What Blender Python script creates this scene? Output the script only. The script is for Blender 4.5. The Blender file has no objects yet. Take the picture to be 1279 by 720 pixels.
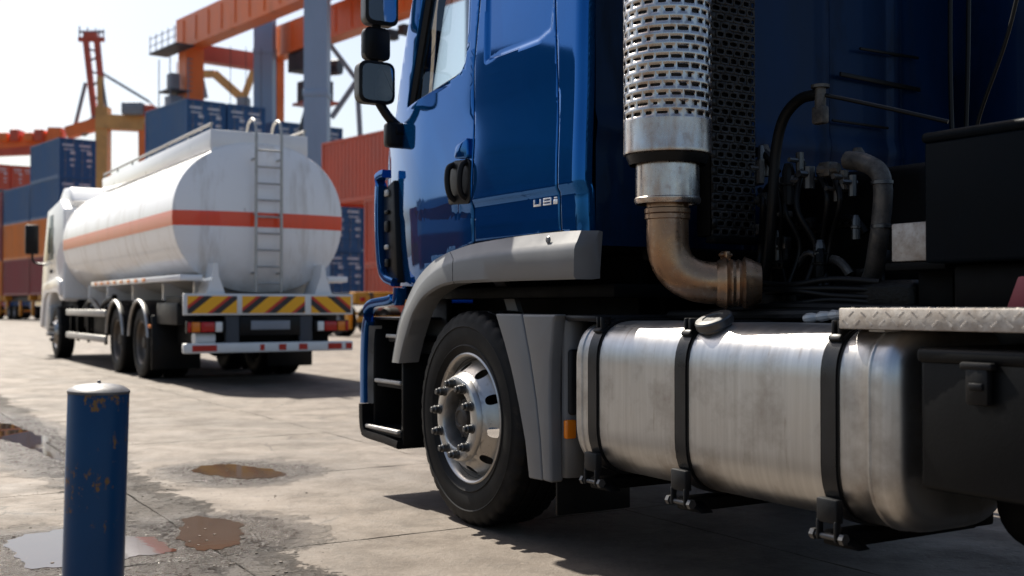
import bpy, bmesh, math, random
from mathutils import Vector, Matrix
random.seed(7)
R = math.radians

# ------------------------------------------------------------------ camera, sky, sun, exposure
scene = bpy.context.scene
COL = scene.collection
PXF, PXH, CAMH = 1420.0, 381.0, 1.07          # focal length and horizon of the photograph in its pixels, eye height in metres
cam_d = bpy.data.cameras.new('camera')
cam = bpy.data.objects.new('camera', cam_d); COL.objects.link(cam)
cam_d.sensor_width = 36.0; cam_d.lens = 36.0*PXF/1279.0
cam_d.clip_start = 0.05; cam_d.clip_end = 5000
cam.location = (0, 0, CAMH)
cam.rotation_euler = (R(90)+math.atan(21/PXF), 0, 0)
cam_d.dof.use_dof = True; cam_d.dof.focus_distance = 4.6; cam_d.dof.aperture_fstop = 2.6
scene.camera = cam

AXIS = math.atan(850/PXF)                     # trucks point this far left of the view direction
FD = Vector((-math.sin(AXIS), math.cos(AXIS), 0)); RD = Vector((math.cos(AXIS), math.sin(AXIS), 0))
SUN_EL, SUN_SIDE = R(50), R(3.2)
sd = FD*math.cos(SUN_SIDE) - RD*math.sin(SUN_SIDE)
SUN_DIR = Vector((sd.x*math.cos(SUN_EL), sd.y*math.cos(SUN_EL), math.sin(SUN_EL)))
world = bpy.data.worlds.new('World'); scene.world = world; world.use_nodes = True
wn = world.node_tree.nodes; wl = world.node_tree.links
sky = wn.new('ShaderNodeTexSky'); sky.sky_type = 'NISHITA'; sky.sun_disc = False
sky.sun_elevation = SUN_EL; sky.sun_rotation = math.atan2(SUN_DIR.x, SUN_DIR.y)
sky.air_density = 1.0; sky.dust_density = 2.6; sky.ozone_density = 1.0
wl.new(sky.outputs[0], wn['Background'].inputs[0]); wn['Background'].inputs[1].default_value = 0.062
sun_d = bpy.data.lights.new('sun', 'SUN'); sun_d.energy = 5.0; sun_d.angle = R(0.55); sun_d.color = (1.0, 0.93, 0.82)
sun = bpy.data.objects.new('sun', sun_d); COL.objects.link(sun)
sun.rotation_euler = (-SUN_DIR).to_track_quat('-Z', 'Y').to_euler()
sun.location = SUN_DIR*40
scene.view_settings.view_transform = 'Standard'; scene.view_settings.look = 'None'
scene.view_settings.exposure = 1.2; scene.view_settings.gamma = 1.0; scene.view_settings.use_curve_mapping = False

# ------------------------------------------------------------------ pixel helpers (a pixel is only a direction; planes give the distance)
Y0 = CAMH*PXF/276.0
W0 = Vector(((585-640)/PXF*Y0, Y0, 0))        # foot of the front wheel of the near truck
def SP(px, py, v=0.0):                        # on the plane v = const of the near truck -> (u, z)
    t = (px-640)/PXF
    Y = (-v + W0.x*RD.x + W0.y*RD.y)/(t*RD.x+RD.y)
    return ((t*Y-W0.x)*FD.x+(Y-W0.y)*FD.y, CAMH-(py-PXH)/PXF*Y)
def RP(px, py, u):                            # on a cross plane u = const -> (v, z)
    t = (px-640)/PXF
    Y = (u + W0.x*FD.x + W0.y*FD.y)/(t*FD.x+FD.y)
    return (-((t*Y-W0.x)*RD.x+(Y-W0.y)*RD.y), CAMH-(py-PXH)/PXF*Y)
def WP(px, Y, z=0.0): return Vector(((px-640)/PXF*Y, Y, z))
def UV(u, v, z=0.0): return W0 + FD*u - RD*v + Vector((0, 0, z))

# ------------------------------------------------------------------ materials
def nd(nt, t, **kw):
    n = nt.nodes.new(t)
    for k, v in kw.items(): setattr(n, k, v)
    return n
def newmat(name):
    m = bpy.data.materials.new(name); m.use_nodes = True
    return m, m.node_tree, m.node_tree.nodes['Principled BSDF']
def ramp(nt, src, stops):
    r = nd(nt, 'ShaderNodeValToRGB'); cr = r.color_ramp
    while len(cr.elements) < len(stops): cr.elements.new(0.5)
    for e, (p, c) in zip(cr.elements, stops):
        e.position = p; e.color = (c, c, c, 1) if not isinstance(c, tuple) else (*c, 1)
    nt.links.new(src, r.inputs[0]); return r.outputs[0]
def noise(nt, vec, scale, detail=5, rough=0.6, stretch=None):
    if stretch:
        mp = nd(nt, 'ShaderNodeMapping'); mp.inputs['Scale'].default_value = stretch
        nt.links.new(vec, mp.inputs[0]); vec = mp.outputs[0]
    n = nd(nt, 'ShaderNodeTexNoise'); n.inputs['Scale'].default_value = scale
    n.inputs['Detail'].default_value = detail; n.inputs['Roughness'].default_value = rough
    nt.links.new(vec, n.inputs['Vector']); return n.outputs['Fac']
def mix(nt, fac, a, b):
    m = nd(nt, 'ShaderNodeMix', data_type='RGBA')
    for s, x in ((m.inputs[0], fac), (m.inputs[6], a), (m.inputs[7], b)):
        if isinstance(x, (int, float)): s.default_value = x
        elif isinstance(x, tuple): s.default_value = (*x, 1)
        else: nt.links.new(x, s)
    return m.outputs[2]
def mth(nt, op, a, b=None, clamp=False):
    m = nd(nt, 'ShaderNodeMath', operation=op); m.use_clamp = clamp
    for i, x in enumerate((a, b)):
        if x is None: continue
        if isinstance(x, (int, float)): m.inputs[i].default_value = x
        else: nt.links.new(x, m.inputs[i])
    return m.outputs[0]
def bump(nt, p, h, strength=0.3, dist=0.01, prev=None):
    b = nd(nt, 'ShaderNodeBump'); b.inputs['Strength'].default_value = strength; b.inputs['Distance'].default_value = dist
    nt.links.new(h, b.inputs['Height'])
    if prev: nt.links.new(prev, b.inputs['Normal'])
    nt.links.new(b.outputs[0], p.inputs['Normal']); return b.outputs[0]
def surf(name, base, rough=0.5, metal=0.0, var=0.25, scale=3.0, dirt=None, dirt_amt=0.0, dirt_scale=2.0, bmp=0.0, bscale=60.0, coat=0.0, rvar=0.12, stretch=None, spec=0.5, bdist=0.003):
    """general worn surface: base colour with mottling, a dirt layer with its own blotchy shape, fine relief"""
    m, nt, p = newmat(name)
    tc = nd(nt, 'ShaderNodeTexCoord').outputs['Object']
    n = noise(nt, tc, scale, 6, 0.62, stretch)
    lo = tuple(c*(1-var) for c in base); hi = tuple(min(1, c*(1+var)) for c in base)
    c = mix(nt, ramp(nt, n, [(0.3, 0.0), (0.7, 1.0)]), lo, hi)
    rg = ramp(nt, n, [(0.25, max(0.02, rough-rvar)), (0.75, min(1, rough+rvar))])
    if dirt:
        d = noise(nt, tc, dirt_scale, 9, 0.72, stretch)
        lo_, hi_ = 0.72-dirt_amt*0.5, 0.86-dirt_amt*0.35
        dm = ramp(nt, d, [(max(0, lo_-0.02), 0.0), (hi_, 1.0)])
        c = mix(nt, dm, c, dirt)
        rg = mix(nt, dm, rg, (0.8, 0.8, 0.8))
        if metal > 0:
            nt.links.new(mth(nt, 'MULTIPLY', mth(nt, 'SUBTRACT', 1.0, dm), metal), p.inputs['Metallic'])
    else: p.inputs['Metallic'].default_value = metal
    nt.links.new(c, p.inputs['Base Color']); nt.links.new(rg, p.inputs['Roughness'])
    p.inputs['Specular IOR Level'].default_value = spec
    p.inputs['Coat Weight'].default_value = coat; p.inputs['Coat Roughness'].default_value = 0.04
    if bmp: bump(nt, p, noise(nt, tc, bscale, 4, 0.6), bmp, bdist)
    return m
M = {}
M['blue'] = surf('blue_paint', (0.0035, 0.100, 0.330), 0.05, 0.72, 0.10, 1.2, (0.04, 0.06, 0.09), 0.02, 5.0, coat=0.14, rvar=0.02, bmp=0.005, bscale=6.0, spec=0.3)
M['rearblue'] = surf('shade_darkened_dusty_blue_paint', (0.0008, 0.0150, 0.052), 0.40, 0.3, 0.4, 2.0, (0.003, 0.005, 0.008), 0.35, 2.2, coat=0.05, spec=0.15, bmp=0.04, bscale=9, stretch=(1, 1, 0.35))  # cab blue darkened: the shade behind the cab is put into the base colour
M['grey'] = surf('grey_plastic', (0.128, 0.131, 0.134), 0.42, 0, 0.10, 4, (0.16, 0.14, 0.12), 0.10, 5, bmp=0.10, bscale=350, bdist=0.0008)
M['darkgrey'] = surf('dark_grey_plastic', (0.009, 0.0095, 0.0105), 0.48, 0, 0.25, 4, (0.032, 0.029, 0.025), 0.2, 4, bmp=0.15, bscale=120, spec=0.2)
M['strap'] = surf('tank_strap_steel', (0.016, 0.0165, 0.018), 0.32, 0.4, 0.3, 6, (0.04, 0.033, 0.026), 0.2, 8, spec=0.5)
M['guard'] = surf('sooty_guard_steel', (0.030, 0.028, 0.026), 0.5, 0.3, 0.5, 14, (0.008, 0.007, 0.006), 0.4, 20, spec=0.3)
M['capmetal'] = surf('worn_cap_metal', (0.10, 0.10, 0.105), 0.45, 0.5, 0.3, 14, (0.06, 0.05, 0.045), 0.3, 20, bmp=0.1)
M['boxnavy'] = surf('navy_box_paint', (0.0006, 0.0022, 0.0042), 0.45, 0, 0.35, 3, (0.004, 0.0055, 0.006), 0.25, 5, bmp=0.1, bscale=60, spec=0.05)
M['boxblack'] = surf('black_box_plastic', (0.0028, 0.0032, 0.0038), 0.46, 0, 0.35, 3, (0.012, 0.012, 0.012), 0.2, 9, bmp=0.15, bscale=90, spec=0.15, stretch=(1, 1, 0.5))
M['black'] = surf('black_plastic', (0.006, 0.006, 0.0065), 0.42, 0, 0.3, 5, (0.03, 0.027, 0.024), 0.12, 5, bmp=0.1, bscale=150, spec=0.22)
M['frame'] = surf('black_chassis_paint', (0.002, 0.002, 0.0021), 0.55, 0, 0.4, 6, (0.012, 0.010, 0.008), 0.22, 7, bmp=0.2, bscale=40, spec=0.08)
M['oily'] = surf('oily_black_iron', (0.003, 0.0028, 0.0026), 0.4, 0.3, 0.5, 9, (0.022, 0.018, 0.014), 0.2, 14, bmp=0.5, bscale=50, bdist=0.006, spec=0.2)
M['alloy'] = surf('cast_alloy', (0.10, 0.088, 0.075), 0.45, 0.6, 0.3, 12, (0.012, 0.010, 0.009), 0.55, 14, bmp=0.3, bscale=70)
M['rubber'] = surf('tyre_rubber', (0.0042, 0.0041, 0.0041), 0.62, 0, 0.25, 5, (0.040, 0.033, 0.026), 0.26, 5, bmp=0.25, bscale=90, bdist=0.002, spec=0.18)
M['hose'] = surf('black_rubber', (0.005, 0.005, 0.005), 0.42, 0, 0.2, 5, (0.03, 0.025, 0.02), 0.1, 8, spec=0.2)
M['rim'] = surf('silver_wheel', (0.46, 0.445, 0.42), 0.34, 0.85, 0.15, 7, (0.10, 0.075, 0.05), 0.25, 8, bmp=0.08, bscale=120)
M['hub'] = surf('greasy_hub', (0.07, 0.06, 0.05), 0.5, 0.6, 0.4, 16, (0.03, 0.022, 0.015), 0.6, 12, bmp=0.3, bscale=60)
M['dullrim'] = surf('dusty_steel_wheel', (0.15, 0.125, 0.10), 0.55, 0.3, 0.3, 7, (0.06, 0.045, 0.03), 0.35, 8, bmp=0.1)
M['nut'] = surf('dark_steel_nut', (0.10, 0.10, 0.10), 0.38, 0.8, 0.2, 20, (0.05, 0.035, 0.02), 0.2, 30)
M['galv'] = surf('galvanised_steel', (0.42, 0.41, 0.39), 0.5, 0.7, 0.2, 8, (0.16, 0.11, 0.07), 0.2, 9, bmp=0.1)
M['orange_lens'] = surf('orange_lens', (0.75, 0.20, 0.01), 0.2, 0, 0.1, 8)
M['red_lens'] = surf('red_lens', (0.45, 0.010, 0.008), 0.18, 0, 0.1, 8)
M['white_lens'] = surf('white_lens', (0.75, 0.75, 0.72), 0.2, 0, 0.05, 8)
M['chrome'] = surf('bright_letter', (0.80, 0.80, 0.80), 0.25, 0.4, 0.05, 8)
M['white'] = surf('white_truck_paint', (0.80, 0.795, 0.785), 0.30, 0, 0.05, 1.5, (0.33, 0.27, 0.20), 0.08, 3.0, coat=0.6, rvar=0.05)
M['board_white'] = surf('white_board', (0.70, 0.69, 0.66), 0.45, 0, 0.08, 3, (0.3, 0.2, 0.14), 0.15, 9)
M['seat'] = surf('seat_cloth', (0.10, 0.105, 0.11), 0.9, 0, 0.2, 20)
M['mirror'] = surf('mirror_glass', (0.80, 0.82, 0.84), 0.03, 1.0, 0.02, 3, rvar=0.01)
M['crane_orange'] = surf('orange_crane_paint', (0.80, 0.175, 0.035), 0.45, 0, 0.15, 0.5, (0.42, 0.17, 0.09), 0.2, 0.8, stretch=(1, 1, 0.4))
M['crane_red'] = surf('red_crane_paint', (0.52, 0.085, 0.045), 0.5, 0, 0.2, 0.3)
M['crane_yellow'] = surf('ochre_crane_paint', (0.62, 0.32, 0.10), 0.5, 0, 0.2, 0.4, (0.25, 0.13, 0.05), 0.2, 0.6)
M['crane_blue'] = surf('blue_grey_crane_paint', (0.24, 0.36, 0.50), 0.5, 0, 0.12, 0.6, (0.34, 0.30, 0.25), 0.22, 0.7, stretch=(1, 1, 0.25))
M['steel_dark'] = surf('dark_steelwork', (0.05, 0.055, 0.065), 0.6, 0.2, 0.3, 1)
M['steel_grey'] = surf('grey_steelwork', (0.22, 0.24, 0.27), 0.6, 0.1, 0.2, 1)
M['yellow'] = surf('yellow_trailer_paint', (0.60, 0.26, 0.012), 0.45, 0, 0.2, 2, (0.12, 0.07, 0.03), 0.3, 3)
M['marking'] = surf('white_marking', (0.62, 0.66, 0.70), 0.6, 0, 0.1, 3)
for k, c in {'c_blue': (0.022, 0.10, 0.24), 'c_red': (0.58, 0.105, 0.055), 'c_orange': (0.66, 0.19, 0.02), 'c_maroon': (0.24, 0.035, 0.042), 'c_teal': (0.035, 0.13, 0.20), 'c_navy': (0.016, 0.060, 0.16), 'c_white': (0.62, 0.62, 0.60)}.items():
    M[k] = surf(k[2:]+'_container_paint', c, 0.5, 0, 0.14, 0.8, (0.13, 0.07, 0.045), 0.17, 1.3, stretch=(1, 1, 0.45))

def steel_mat():
    m, nt, p = newmat('brushed_tank_steel')
    tc = nd(nt, 'ShaderNodeTexCoord').outputs['Object']
    a = noise(nt, tc, 3.0, 6, 0.6, (14, 0.5, 0.5))       # brush lines run round the tank
    b = noise(nt, tc, 3.5, 7, 0.65)
    g = noise(nt, tc, 60, 4, 0.6, (8, 0.6, 0.6))
    c = mix(nt, ramp(nt, a, [(0.3, 0), (0.7, 1)]), (0.44, 0.44, 0.435), (0.56, 0.56, 0.555))
    c = mix(nt, ramp(nt, b, [(0.50, 0.0), (0.72, 0.75)]), c, (0.24, 0.20, 0.165))
    nt.links.new(c, p.inputs['Base Color']); p.inputs['Metallic'].default_value = 1.0
    dr = noise(nt, tc, 7.0, 8, 0.7, (5, 1, 0.35))
    c = mix(nt, ramp(nt, dr, [(0.60, 0.0), (0.76, 0.7)]), c, (0.20, 0.15, 0.11))
    nt.links.new(c, p.inputs['Base Color'])
    s = mth(nt, 'ADD', mth(nt, 'MULTIPLY', a, 0.16), mth(nt, 'MULTIPLY', b, 0.34))
    nt.links.new(mth(nt, 'ADD', s, 0.13), p.inputs['Roughness'])
    p.inputs['Anisotropic'].default_value = 0.35
    b1 = bump(nt, p, g, 0.05, 0.002)
    bump(nt, p, noise(nt, tc, 2.2, 2, 0.5), 0.18, 0.03, b1)
    return m
M['steel'] = steel_mat()
def shield_mat():
    m, nt, p = newmat('heat_shield_steel')
    tc = nd(nt, 'ShaderNodeTexCoord').outputs['Object']
    a = noise(nt, tc, 4.0, 6, 0.6, (2, 2, 0.5)); b = noise(nt, tc, 16, 6, 0.7)
    c = mix(nt, ramp(nt, a, [(0.45, 0), (0.70, 1)]), (0.52, 0.51, 0.495), (0.36, 0.23, 0.155))
    c = mix(nt, ramp(nt, b, [(0.58, 0), (0.76, 0.8)]), c, (0.20, 0.095, 0.05))
    nt.links.new(c, p.inputs['Base Color']); p.inputs['Metallic'].default_value = 0.95
    nt.links.new(ramp(nt, b, [(0.3, 0.15), (0.7, 0.38)]), p.inputs['Roughness'])
    bump(nt, p, noise(nt, tc, 9, 3, 0.5), 0.12, 0.01)
    return m
M['shield'] = shield_mat()
def pipe_mat():
    m, nt, p = newmat('heat_tinted_pipe')
    tc = nd(nt, 'ShaderNodeTexCoord').outputs['Object']
    a = noise(nt, tc, 5.0, 7, 0.65); b = noise(nt, tc, 30, 6, 0.7)
    c = mix(nt, ramp(nt, a, [(0.35, 0), (0.65, 1)]), (0.42, 0.25, 0.135), (0.26, 0.165, 0.11))
    c = mix(nt, ramp(nt, b, [(0.56, 0), (0.78, 0.7)]), c, (0.50, 0.40, 0.30))
    nt.links.new(c, p.inputs['Base Color']); p.inputs['Metallic'].default_value = 0.85
    nt.links.new(ramp(nt, b, [(0.3, 0.22), (0.7, 0.42)]), p.inputs['Roughness'])
    bump(nt, p, b, 0.15, 0.004); return m
M['pipe'] = pipe_mat()
def glass_mat(name, tint, gloss=1.0):
    m = bpy.data.materials.new(name); m.use_nodes = True; nt = m.node_tree
    nt.nodes.remove(nt.nodes['Principled BSDF']); out = nt.nodes['Material Output']
    t = nd(nt, 'ShaderNodeBsdfTransparent'); t.inputs[0].default_value = (*tint, 1)
    g = nd(nt, 'ShaderNodeBsdfGlossy'); g.inputs['Roughness'].default_value = 0.02
    f = nd(nt, 'ShaderNodeFresnel'); f.inputs[0].default_value = 1.45
    mx = nd(nt, 'ShaderNodeMixShader')
    nt.links.new(f.outputs[0], mx.inputs[0]); nt.links.new(t.outputs[0], mx.inputs[1]); nt.links.new(g.outputs[0], mx.inputs[2])
    nt.links.new(mx.outputs[0], out.inputs[0]); return m
M['glass'] = glass_mat('cab_glass', (0.88, 0.94, 0.94))
M['darkglass'] = glass_mat('dark_cab_glass', (0.25, 0.30, 0.30))
def diamond_mat():
    m, nt, p = newmat('dusty_tread_plate')
    tc = nd(nt, 'ShaderNodeTexCoord').outputs['Object']
    a = noise(nt, tc, 14, 7, 0.7); b = noise(nt, tc, 60, 4, 0.6)
    c = mix(nt, ramp(nt, a, [(0.35, 0), (0.7, 1)]), (0.50, 0.47, 0.43), (0.24, 0.195, 0.155))
    c = mix(nt, ramp(nt, b, [(0.62, 0), (0.75, 0.8)]), c, (0.10, 0.075, 0.055))
    nt.links.new(c, p.inputs['Base Color']); p.inputs['Metallic'].default_value = 0.35; p.inputs['Roughness'].default_value = 0.5
    mp = nd(nt, 'ShaderNodeMapping'); mp.inputs['Rotation'].default_value = (0, R(45), R(45)); mp.inputs['Scale'].default_value = (1, 1, 1)
    nt.links.new(tc, mp.inputs[0])
    v = nd(nt, 'ShaderNodeTexVoronoi'); v.inputs['Scale'].default_value = 34; v.inputs['Randomness'].default_value = 0.0
    nt.links.new(mp.outputs[0], v.inputs['Vector'])
    bump(nt, p, ramp(nt, v.outputs['Distance'], [(0.2, 1.0), (0.45, 0.0)]), 0.12, 0.003); return m
M['tread'] = diamond_mat()

def tank_paint():
    m, nt, p = newmat('white_tank_paint_with_red_band')
    tc = nd(nt, 'ShaderNodeTexCoord').outputs['Object']
    sp = nd(nt, 'ShaderNodeSeparateXYZ'); nt.links.new(tc, sp.inputs[0])
    n = noise(nt, tc, 1.5, 6, 0.6)
    c = mix(nt, n, (0.90, 0.895, 0.885), (0.85, 0.84, 0.825))
    st = noise(nt, tc, 2.0, 8, 0.7, (1.6, 1.6, 0.25))
    low = ramp(nt, sp.outputs[2], [(0.0, 0), (1.0, 1)])
    streak = ramp(nt, st, [(0.52, 0.0), (0.76, 0.75)])
    c = mix(nt, streak, c, (0.40, 0.33, 0.25))
    # road spray caught on the lower curve of the shell
    spray = mth(nt, 'MULTIPLY', ramp(nt, noise(nt, tc, 1.1, 7, 0.7, (0.5, 1, 1.4)), [(0.3, 0.25), (0.62, 1)]), ramp(nt, mth(nt, 'MULTIPLY', sp.outputs[2], 0.4), [(0.50, 0.75), (0.78, 0.0)]))
    c = mix(nt, spray, c, (0.40, 0.33, 0.245))
    band = mth(nt, 'MULTIPLY', mth(nt, 'GREATER_THAN', sp.outputs[2], 2.125), mth(nt, 'LESS_THAN', sp.outputs[2], 2.325))
    c = mix(nt, band, c, mix(nt, streak, (0.85, 0.070, 0.014), (0.66, 0.07, 0.025)))
    rs = ramp(nt, noise(nt, tc, 4.5, 9, 0.75), [(0.655, 0.0), (0.70, 1.0)])
    c = mix(nt, rs, c, (0.16, 0.075, 0.04))
    nt.links.new(c, p.inputs['Base Color']); p.inputs['Roughness'].default_value = 0.33; p.inputs['Coat Weight'].default_value = 0.4
    bump(nt, p, noise(nt, tc, 0.7, 2, 0.5), 0.03, 0.05)
    return m
M['tankpaint'] = tank_paint()
def chevron_mat(name, slope):
    m, nt, p = newmat(name)
    tc = nd(nt, 'ShaderNodeTexCoord').outputs['Object']
    sp = nd(nt, 'ShaderNodeSeparateXYZ'); nt.links.new(tc, sp.inputs[0])
    s = mth(nt, 'ADD', mth(nt, 'MULTIPLY', sp.outputs[1], slope), sp.outputs[2])
    fr = mth(nt, 'FRACT', mth(nt, 'MULTIPLY', s, 3.3))
    c = mix(nt, mth(nt, 'LESS_THAN', fr, 0.30), (0.92, 0.43, 0.004), (0.02, 0.015, 0.018))
    c = mix(nt, mth(nt, 'MULTIPLY', mth(nt, 'GREATER_THAN', fr, 0.30), mth(nt, 'LESS_THAN', fr, 0.45)), c, (0.55, 0.030, 0.012))
    c = mix(nt, ramp(nt, noise(nt, tc, 7, 7, 0.7), [(0.6, 0), (0.85, 0.6)]), c, (0.2, 0.13, 0.08))
    nt.links.new(c, p.inputs['Base Color']); p.inputs['Roughness'].default_value = 0.4; return m
M['chev_a'] = chevron_mat('hazard_stripes', 0.8); M['chev_b'] = chevron_mat('hazard_stripes_mirrored', -0.8)

PUDDLES = []   # (u, v, su, sv, noise seed): filled before the ground is built
def concrete_mat(name, wet):
    m, nt, p = newmat(name)
    pos = nd(nt, 'ShaderNodeNewGeometry').outputs['Position']
    n1 = noise(nt, pos, 0.45, 6, 0.62); n2 = noise(nt, pos, 2.6, 8, 0.68); n3 = noise(nt, pos, 38, 5, 0.7); n4 = noise(nt, pos, 9, 8, 0.72)
    c = mix(nt, ramp(nt, n1, [(0.32, 0), (0.68, 1)]), (0.076, 0.060, 0.046), (0.160, 0.130, 0.102))
    c = mix(nt, ramp(nt, n2, [(0.47, 0), (0.66, 0.85)]), c, (0.066, 0.051, 0.039))
    n5 = noise(nt, pos, 1.1, 9, 0.74); n6 = noise(nt, pos, 110, 3, 0.6)
    c = mix(nt, ramp(nt, n5, [(0.49, 0), (0.60, 0.8)]), c, (0.058, 0.045, 0.034))
    c = mix(nt, ramp(nt, n4, [(0.54, 0), (0.68, 0.75)]), c, (0.048, 0.038, 0.030))
    c = mix(nt, ramp(nt, n4, [(0.28, 0.6), (0.42, 0.0)]), c, (0.16, 0.133, 0.106))
    c = mix(nt, ramp(nt, n6, [(0.55, 0), (0.75, 0.6)]), c, (0.05, 0.04, 0.032))
    c = mix(nt, ramp(nt, n3, [(0.30, 0.7), (0.44, 0.0)]), c, (0.17, 0.143, 0.115))
    c = mix(nt, ramp(nt, n3, [(0.62, 0.0), (0.72, 0.6)]), c, (0.06, 0.047, 0.036))
    oi = nd(nt, 'ShaderNodeObjectInfo').outputs['Random']
    c = mix(nt, mth(nt, 'MULTIPLY', oi, 0.22), c, (0.10, 0.083, 0.068))
    rg = ramp(nt, n2, [(0.3, 0.58), (0.7, 0.85)])
    vo = nd(nt, 'ShaderNodeTexVoronoi', feature='DISTANCE_TO_EDGE'); vo.inputs['Scale'].default_value = 0.62
    wv = nd(nt, 'ShaderNodeVectorMath', operation='ADD'); nt.links.new(pos, wv.inputs[0])
    nz = nd(nt, 'ShaderNodeTexNoise'); nz.inputs['Scale'].default_value = 2.2; nz.inputs['Detail'].default_value = 6; nt.links.new(pos, nz.inputs['Vector'])
    sc = nd(nt, 'ShaderNodeVectorMath', operation='SCALE'); sc.inputs['Scale'].default_value = 0.55; nt.links.new(nz.outputs['Color'], sc.inputs[0]); nt.links.new(sc.outputs[0], wv.inputs[1])
    nt.links.new(wv.outputs[0], vo.inputs['Vector'])
    crack = mth(nt, 'MULTIPLY', ramp(nt, vo.outputs['Distance'], [(0.0, 1.0), (0.010, 0.0)]), ramp(nt, n1, [(0.48, 0), (0.56, 1)]))
    c = mix(nt, mth(nt, 'MULTIPLY', crack, 0.85), c, (0.018, 0.014, 0.011))
    if wet:
        # damp stain: an irregular blotch in world space round every puddle
        mp = nd(nt, 'ShaderNodeMapping'); mp.vector_type = 'TEXTURE'
        mp.inputs['Location'].default_value = W0; mp.inputs['Rotation'].default_value = (0, 0, math.pi/2+AXIS)
        nt.links.new(pos, mp.inputs[0])
        sp = nd(nt, 'ShaderNodeSeparateXYZ'); nt.links.new(mp.outputs[0], sp.inputs[0])
        dj = mth(nt, 'ABSOLUTE', mth(nt, 'SUBTRACT', sp.outputs[1], 1.2))
        jd = mth(nt, 'SUBTRACT', mth(nt, 'MULTIPLY', n5, 0.9), mth(nt, 'MULTIPLY', dj, 1.1))
        jm = ramp(nt, mth(nt, 'ADD', jd, mth(nt, 'MULTIPLY', mth(nt, 'SUBTRACT', n4, 0.5), 0.7)), [(0.18, 0.0), (0.34, 1.0)])
        c = mix(nt, mth(nt, 'MULTIPLY', jm, 0.85), c, mix(nt, ramp(nt, n3, [(0.4, 0), (0.6, 1)]), (0.014, 0.010, 0.008), (0.060, 0.047, 0.036)))
        lane = mth(nt, 'MULTIPLY', ramp(nt, noise(nt, mp.outputs[0], 1.0, 7, 0.65, (0.12, 1.3, 1)), [(0.50, 0), (0.68, 0.6)]), 0.8)
        c = mix(nt, lane, c, (0.055, 0.044, 0.034))
        tot = None
        for (u, v, su, sv) in PUDDLES:
            a = mth(nt, 'DIVIDE', mth(nt, 'SUBTRACT', sp.outputs[0], u), su); b = mth(nt, 'DIVIDE', mth(nt, 'SUBTRACT', sp.outputs[1], v), sv)
            dd = mth(nt, 'SQRT', mth(nt, 'ADD', mth(nt, 'MULTIPLY', a, a), mth(nt, 'MULTIPLY', b, b)))
            k = mth(nt, 'SUBTRACT', 1.95, dd, True)
            tot = k if tot is None else mth(nt, 'MAXIMUM', tot, k)
        w = mth(nt, 'ADD', tot, mth(nt, 'ADD', mth(nt, 'MULTIPLY', mth(nt, 'SUBTRACT', n4, 0.5), 0.9), mth(nt, 'MULTIPLY', mth(nt, 'SUBTRACT', n2, 0.5), 1.6)))
        w = ramp(nt, w, [(0.40, 0.0), (0.95, 1.0)])
        c = mix(nt, mth(nt, 'MULTIPLY', w, 0.75), c, (0.036, 0.027, 0.019))
        rg = mix(nt, w, rg, ramp(nt, n3, [(0.35, 0.10), (0.65, 0.42)]))
    nt.links.new(c, p.inputs['Base Color']); nt.links.new(rg, p.inputs['Roughness'])
    p.inputs['Specular IOR Level'].default_value = 0.32
    if wet:
        n7 = noise(nt, pos, 20, 6, 0.68)
        p0 = bump(nt, p, mth(nt, 'MULTIPLY', n7, mth(nt, 'MAXIMUM', jm, mth(nt, 'MULTIPLY', w, 0.8))), 1.0, 0.045)
    else: p0 = None
    b1 = bump(nt, p, n3, 0.55, 0.008, p0); b2 = bump(nt, p, n4, 0.45, 0.025, b1); bump(nt, p, n2, 0.25, 0.03, b2)
    return m
def water_mat(name, spec):
    m, nt, p = newmat(name); p.inputs['Specular IOR Level'].default_value = spec
    pos = nd(nt, 'ShaderNodeNewGeometry').outputs['Position']
    c = mix(nt, noise(nt, pos, 6, 5), (0.036, 0.022, 0.014), (0.060, 0.039, 0.026))
    nt.links.new(c, p.inputs['Base Color']); p.inputs['Roughness'].default_value = 0.025 if spec > .5 else 0.06; p.inputs['IOR'].default_value = 1.33 if spec > .5 else 1.25
    bump(nt, p, noise(nt, pos, 14, 2), 0.03, 0.004); return m
def bollard_mat():
    m, nt, p = newmat('chipped_blue_bollard_paint')
    tc = nd(nt, 'ShaderNodeTexCoord').outputs['Object']
    n = noise(nt, tc, 5, 6, 0.6); ch = noise(nt, tc, 26, 9, 0.75, (1, 1, 0.55)); z = noise(nt, tc, 4, 3, 0.5)
    c = mix(nt, n, (0.0008, 0.027, 0.080), (0.002, 0.047, 0.130))
    chip = ramp(nt, mth(nt, 'ADD', ch, mth(nt, 'MULTIPLY', z, 0.75)), [(0.998, 0), (1.013, 1)])
    c = mix(nt, chip, c, mix(nt, n, (0.24, 0.14, 0.05), (0.12, 0.06, 0.03)))
    p.inputs['Specular IOR Level'].default_value = 0.25
    c = mix(nt, ramp(nt, noise(nt, tc, 9, 7, 0.7, (1, 1, 0.3)), [(0.6, 0), (0.85, 0.5)]), c, (0.05, 0.05, 0.05))
    nt.links.new(c, p.inputs['Base Color']); nt.links.new(mix(nt, chip, (0.33, 0.33, 0.33), (0.8, 0.8, 0.8)), p.inputs['Roughness'])
    bump(nt, p, mth(nt, 'SUBTRACT', 1.0, chip), 0.4, 0.002, bump(nt, p, noise(nt, tc, 30, 3), 0.06, 0.003)); return m
M['bollard'] = bollard_mat()

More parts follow.
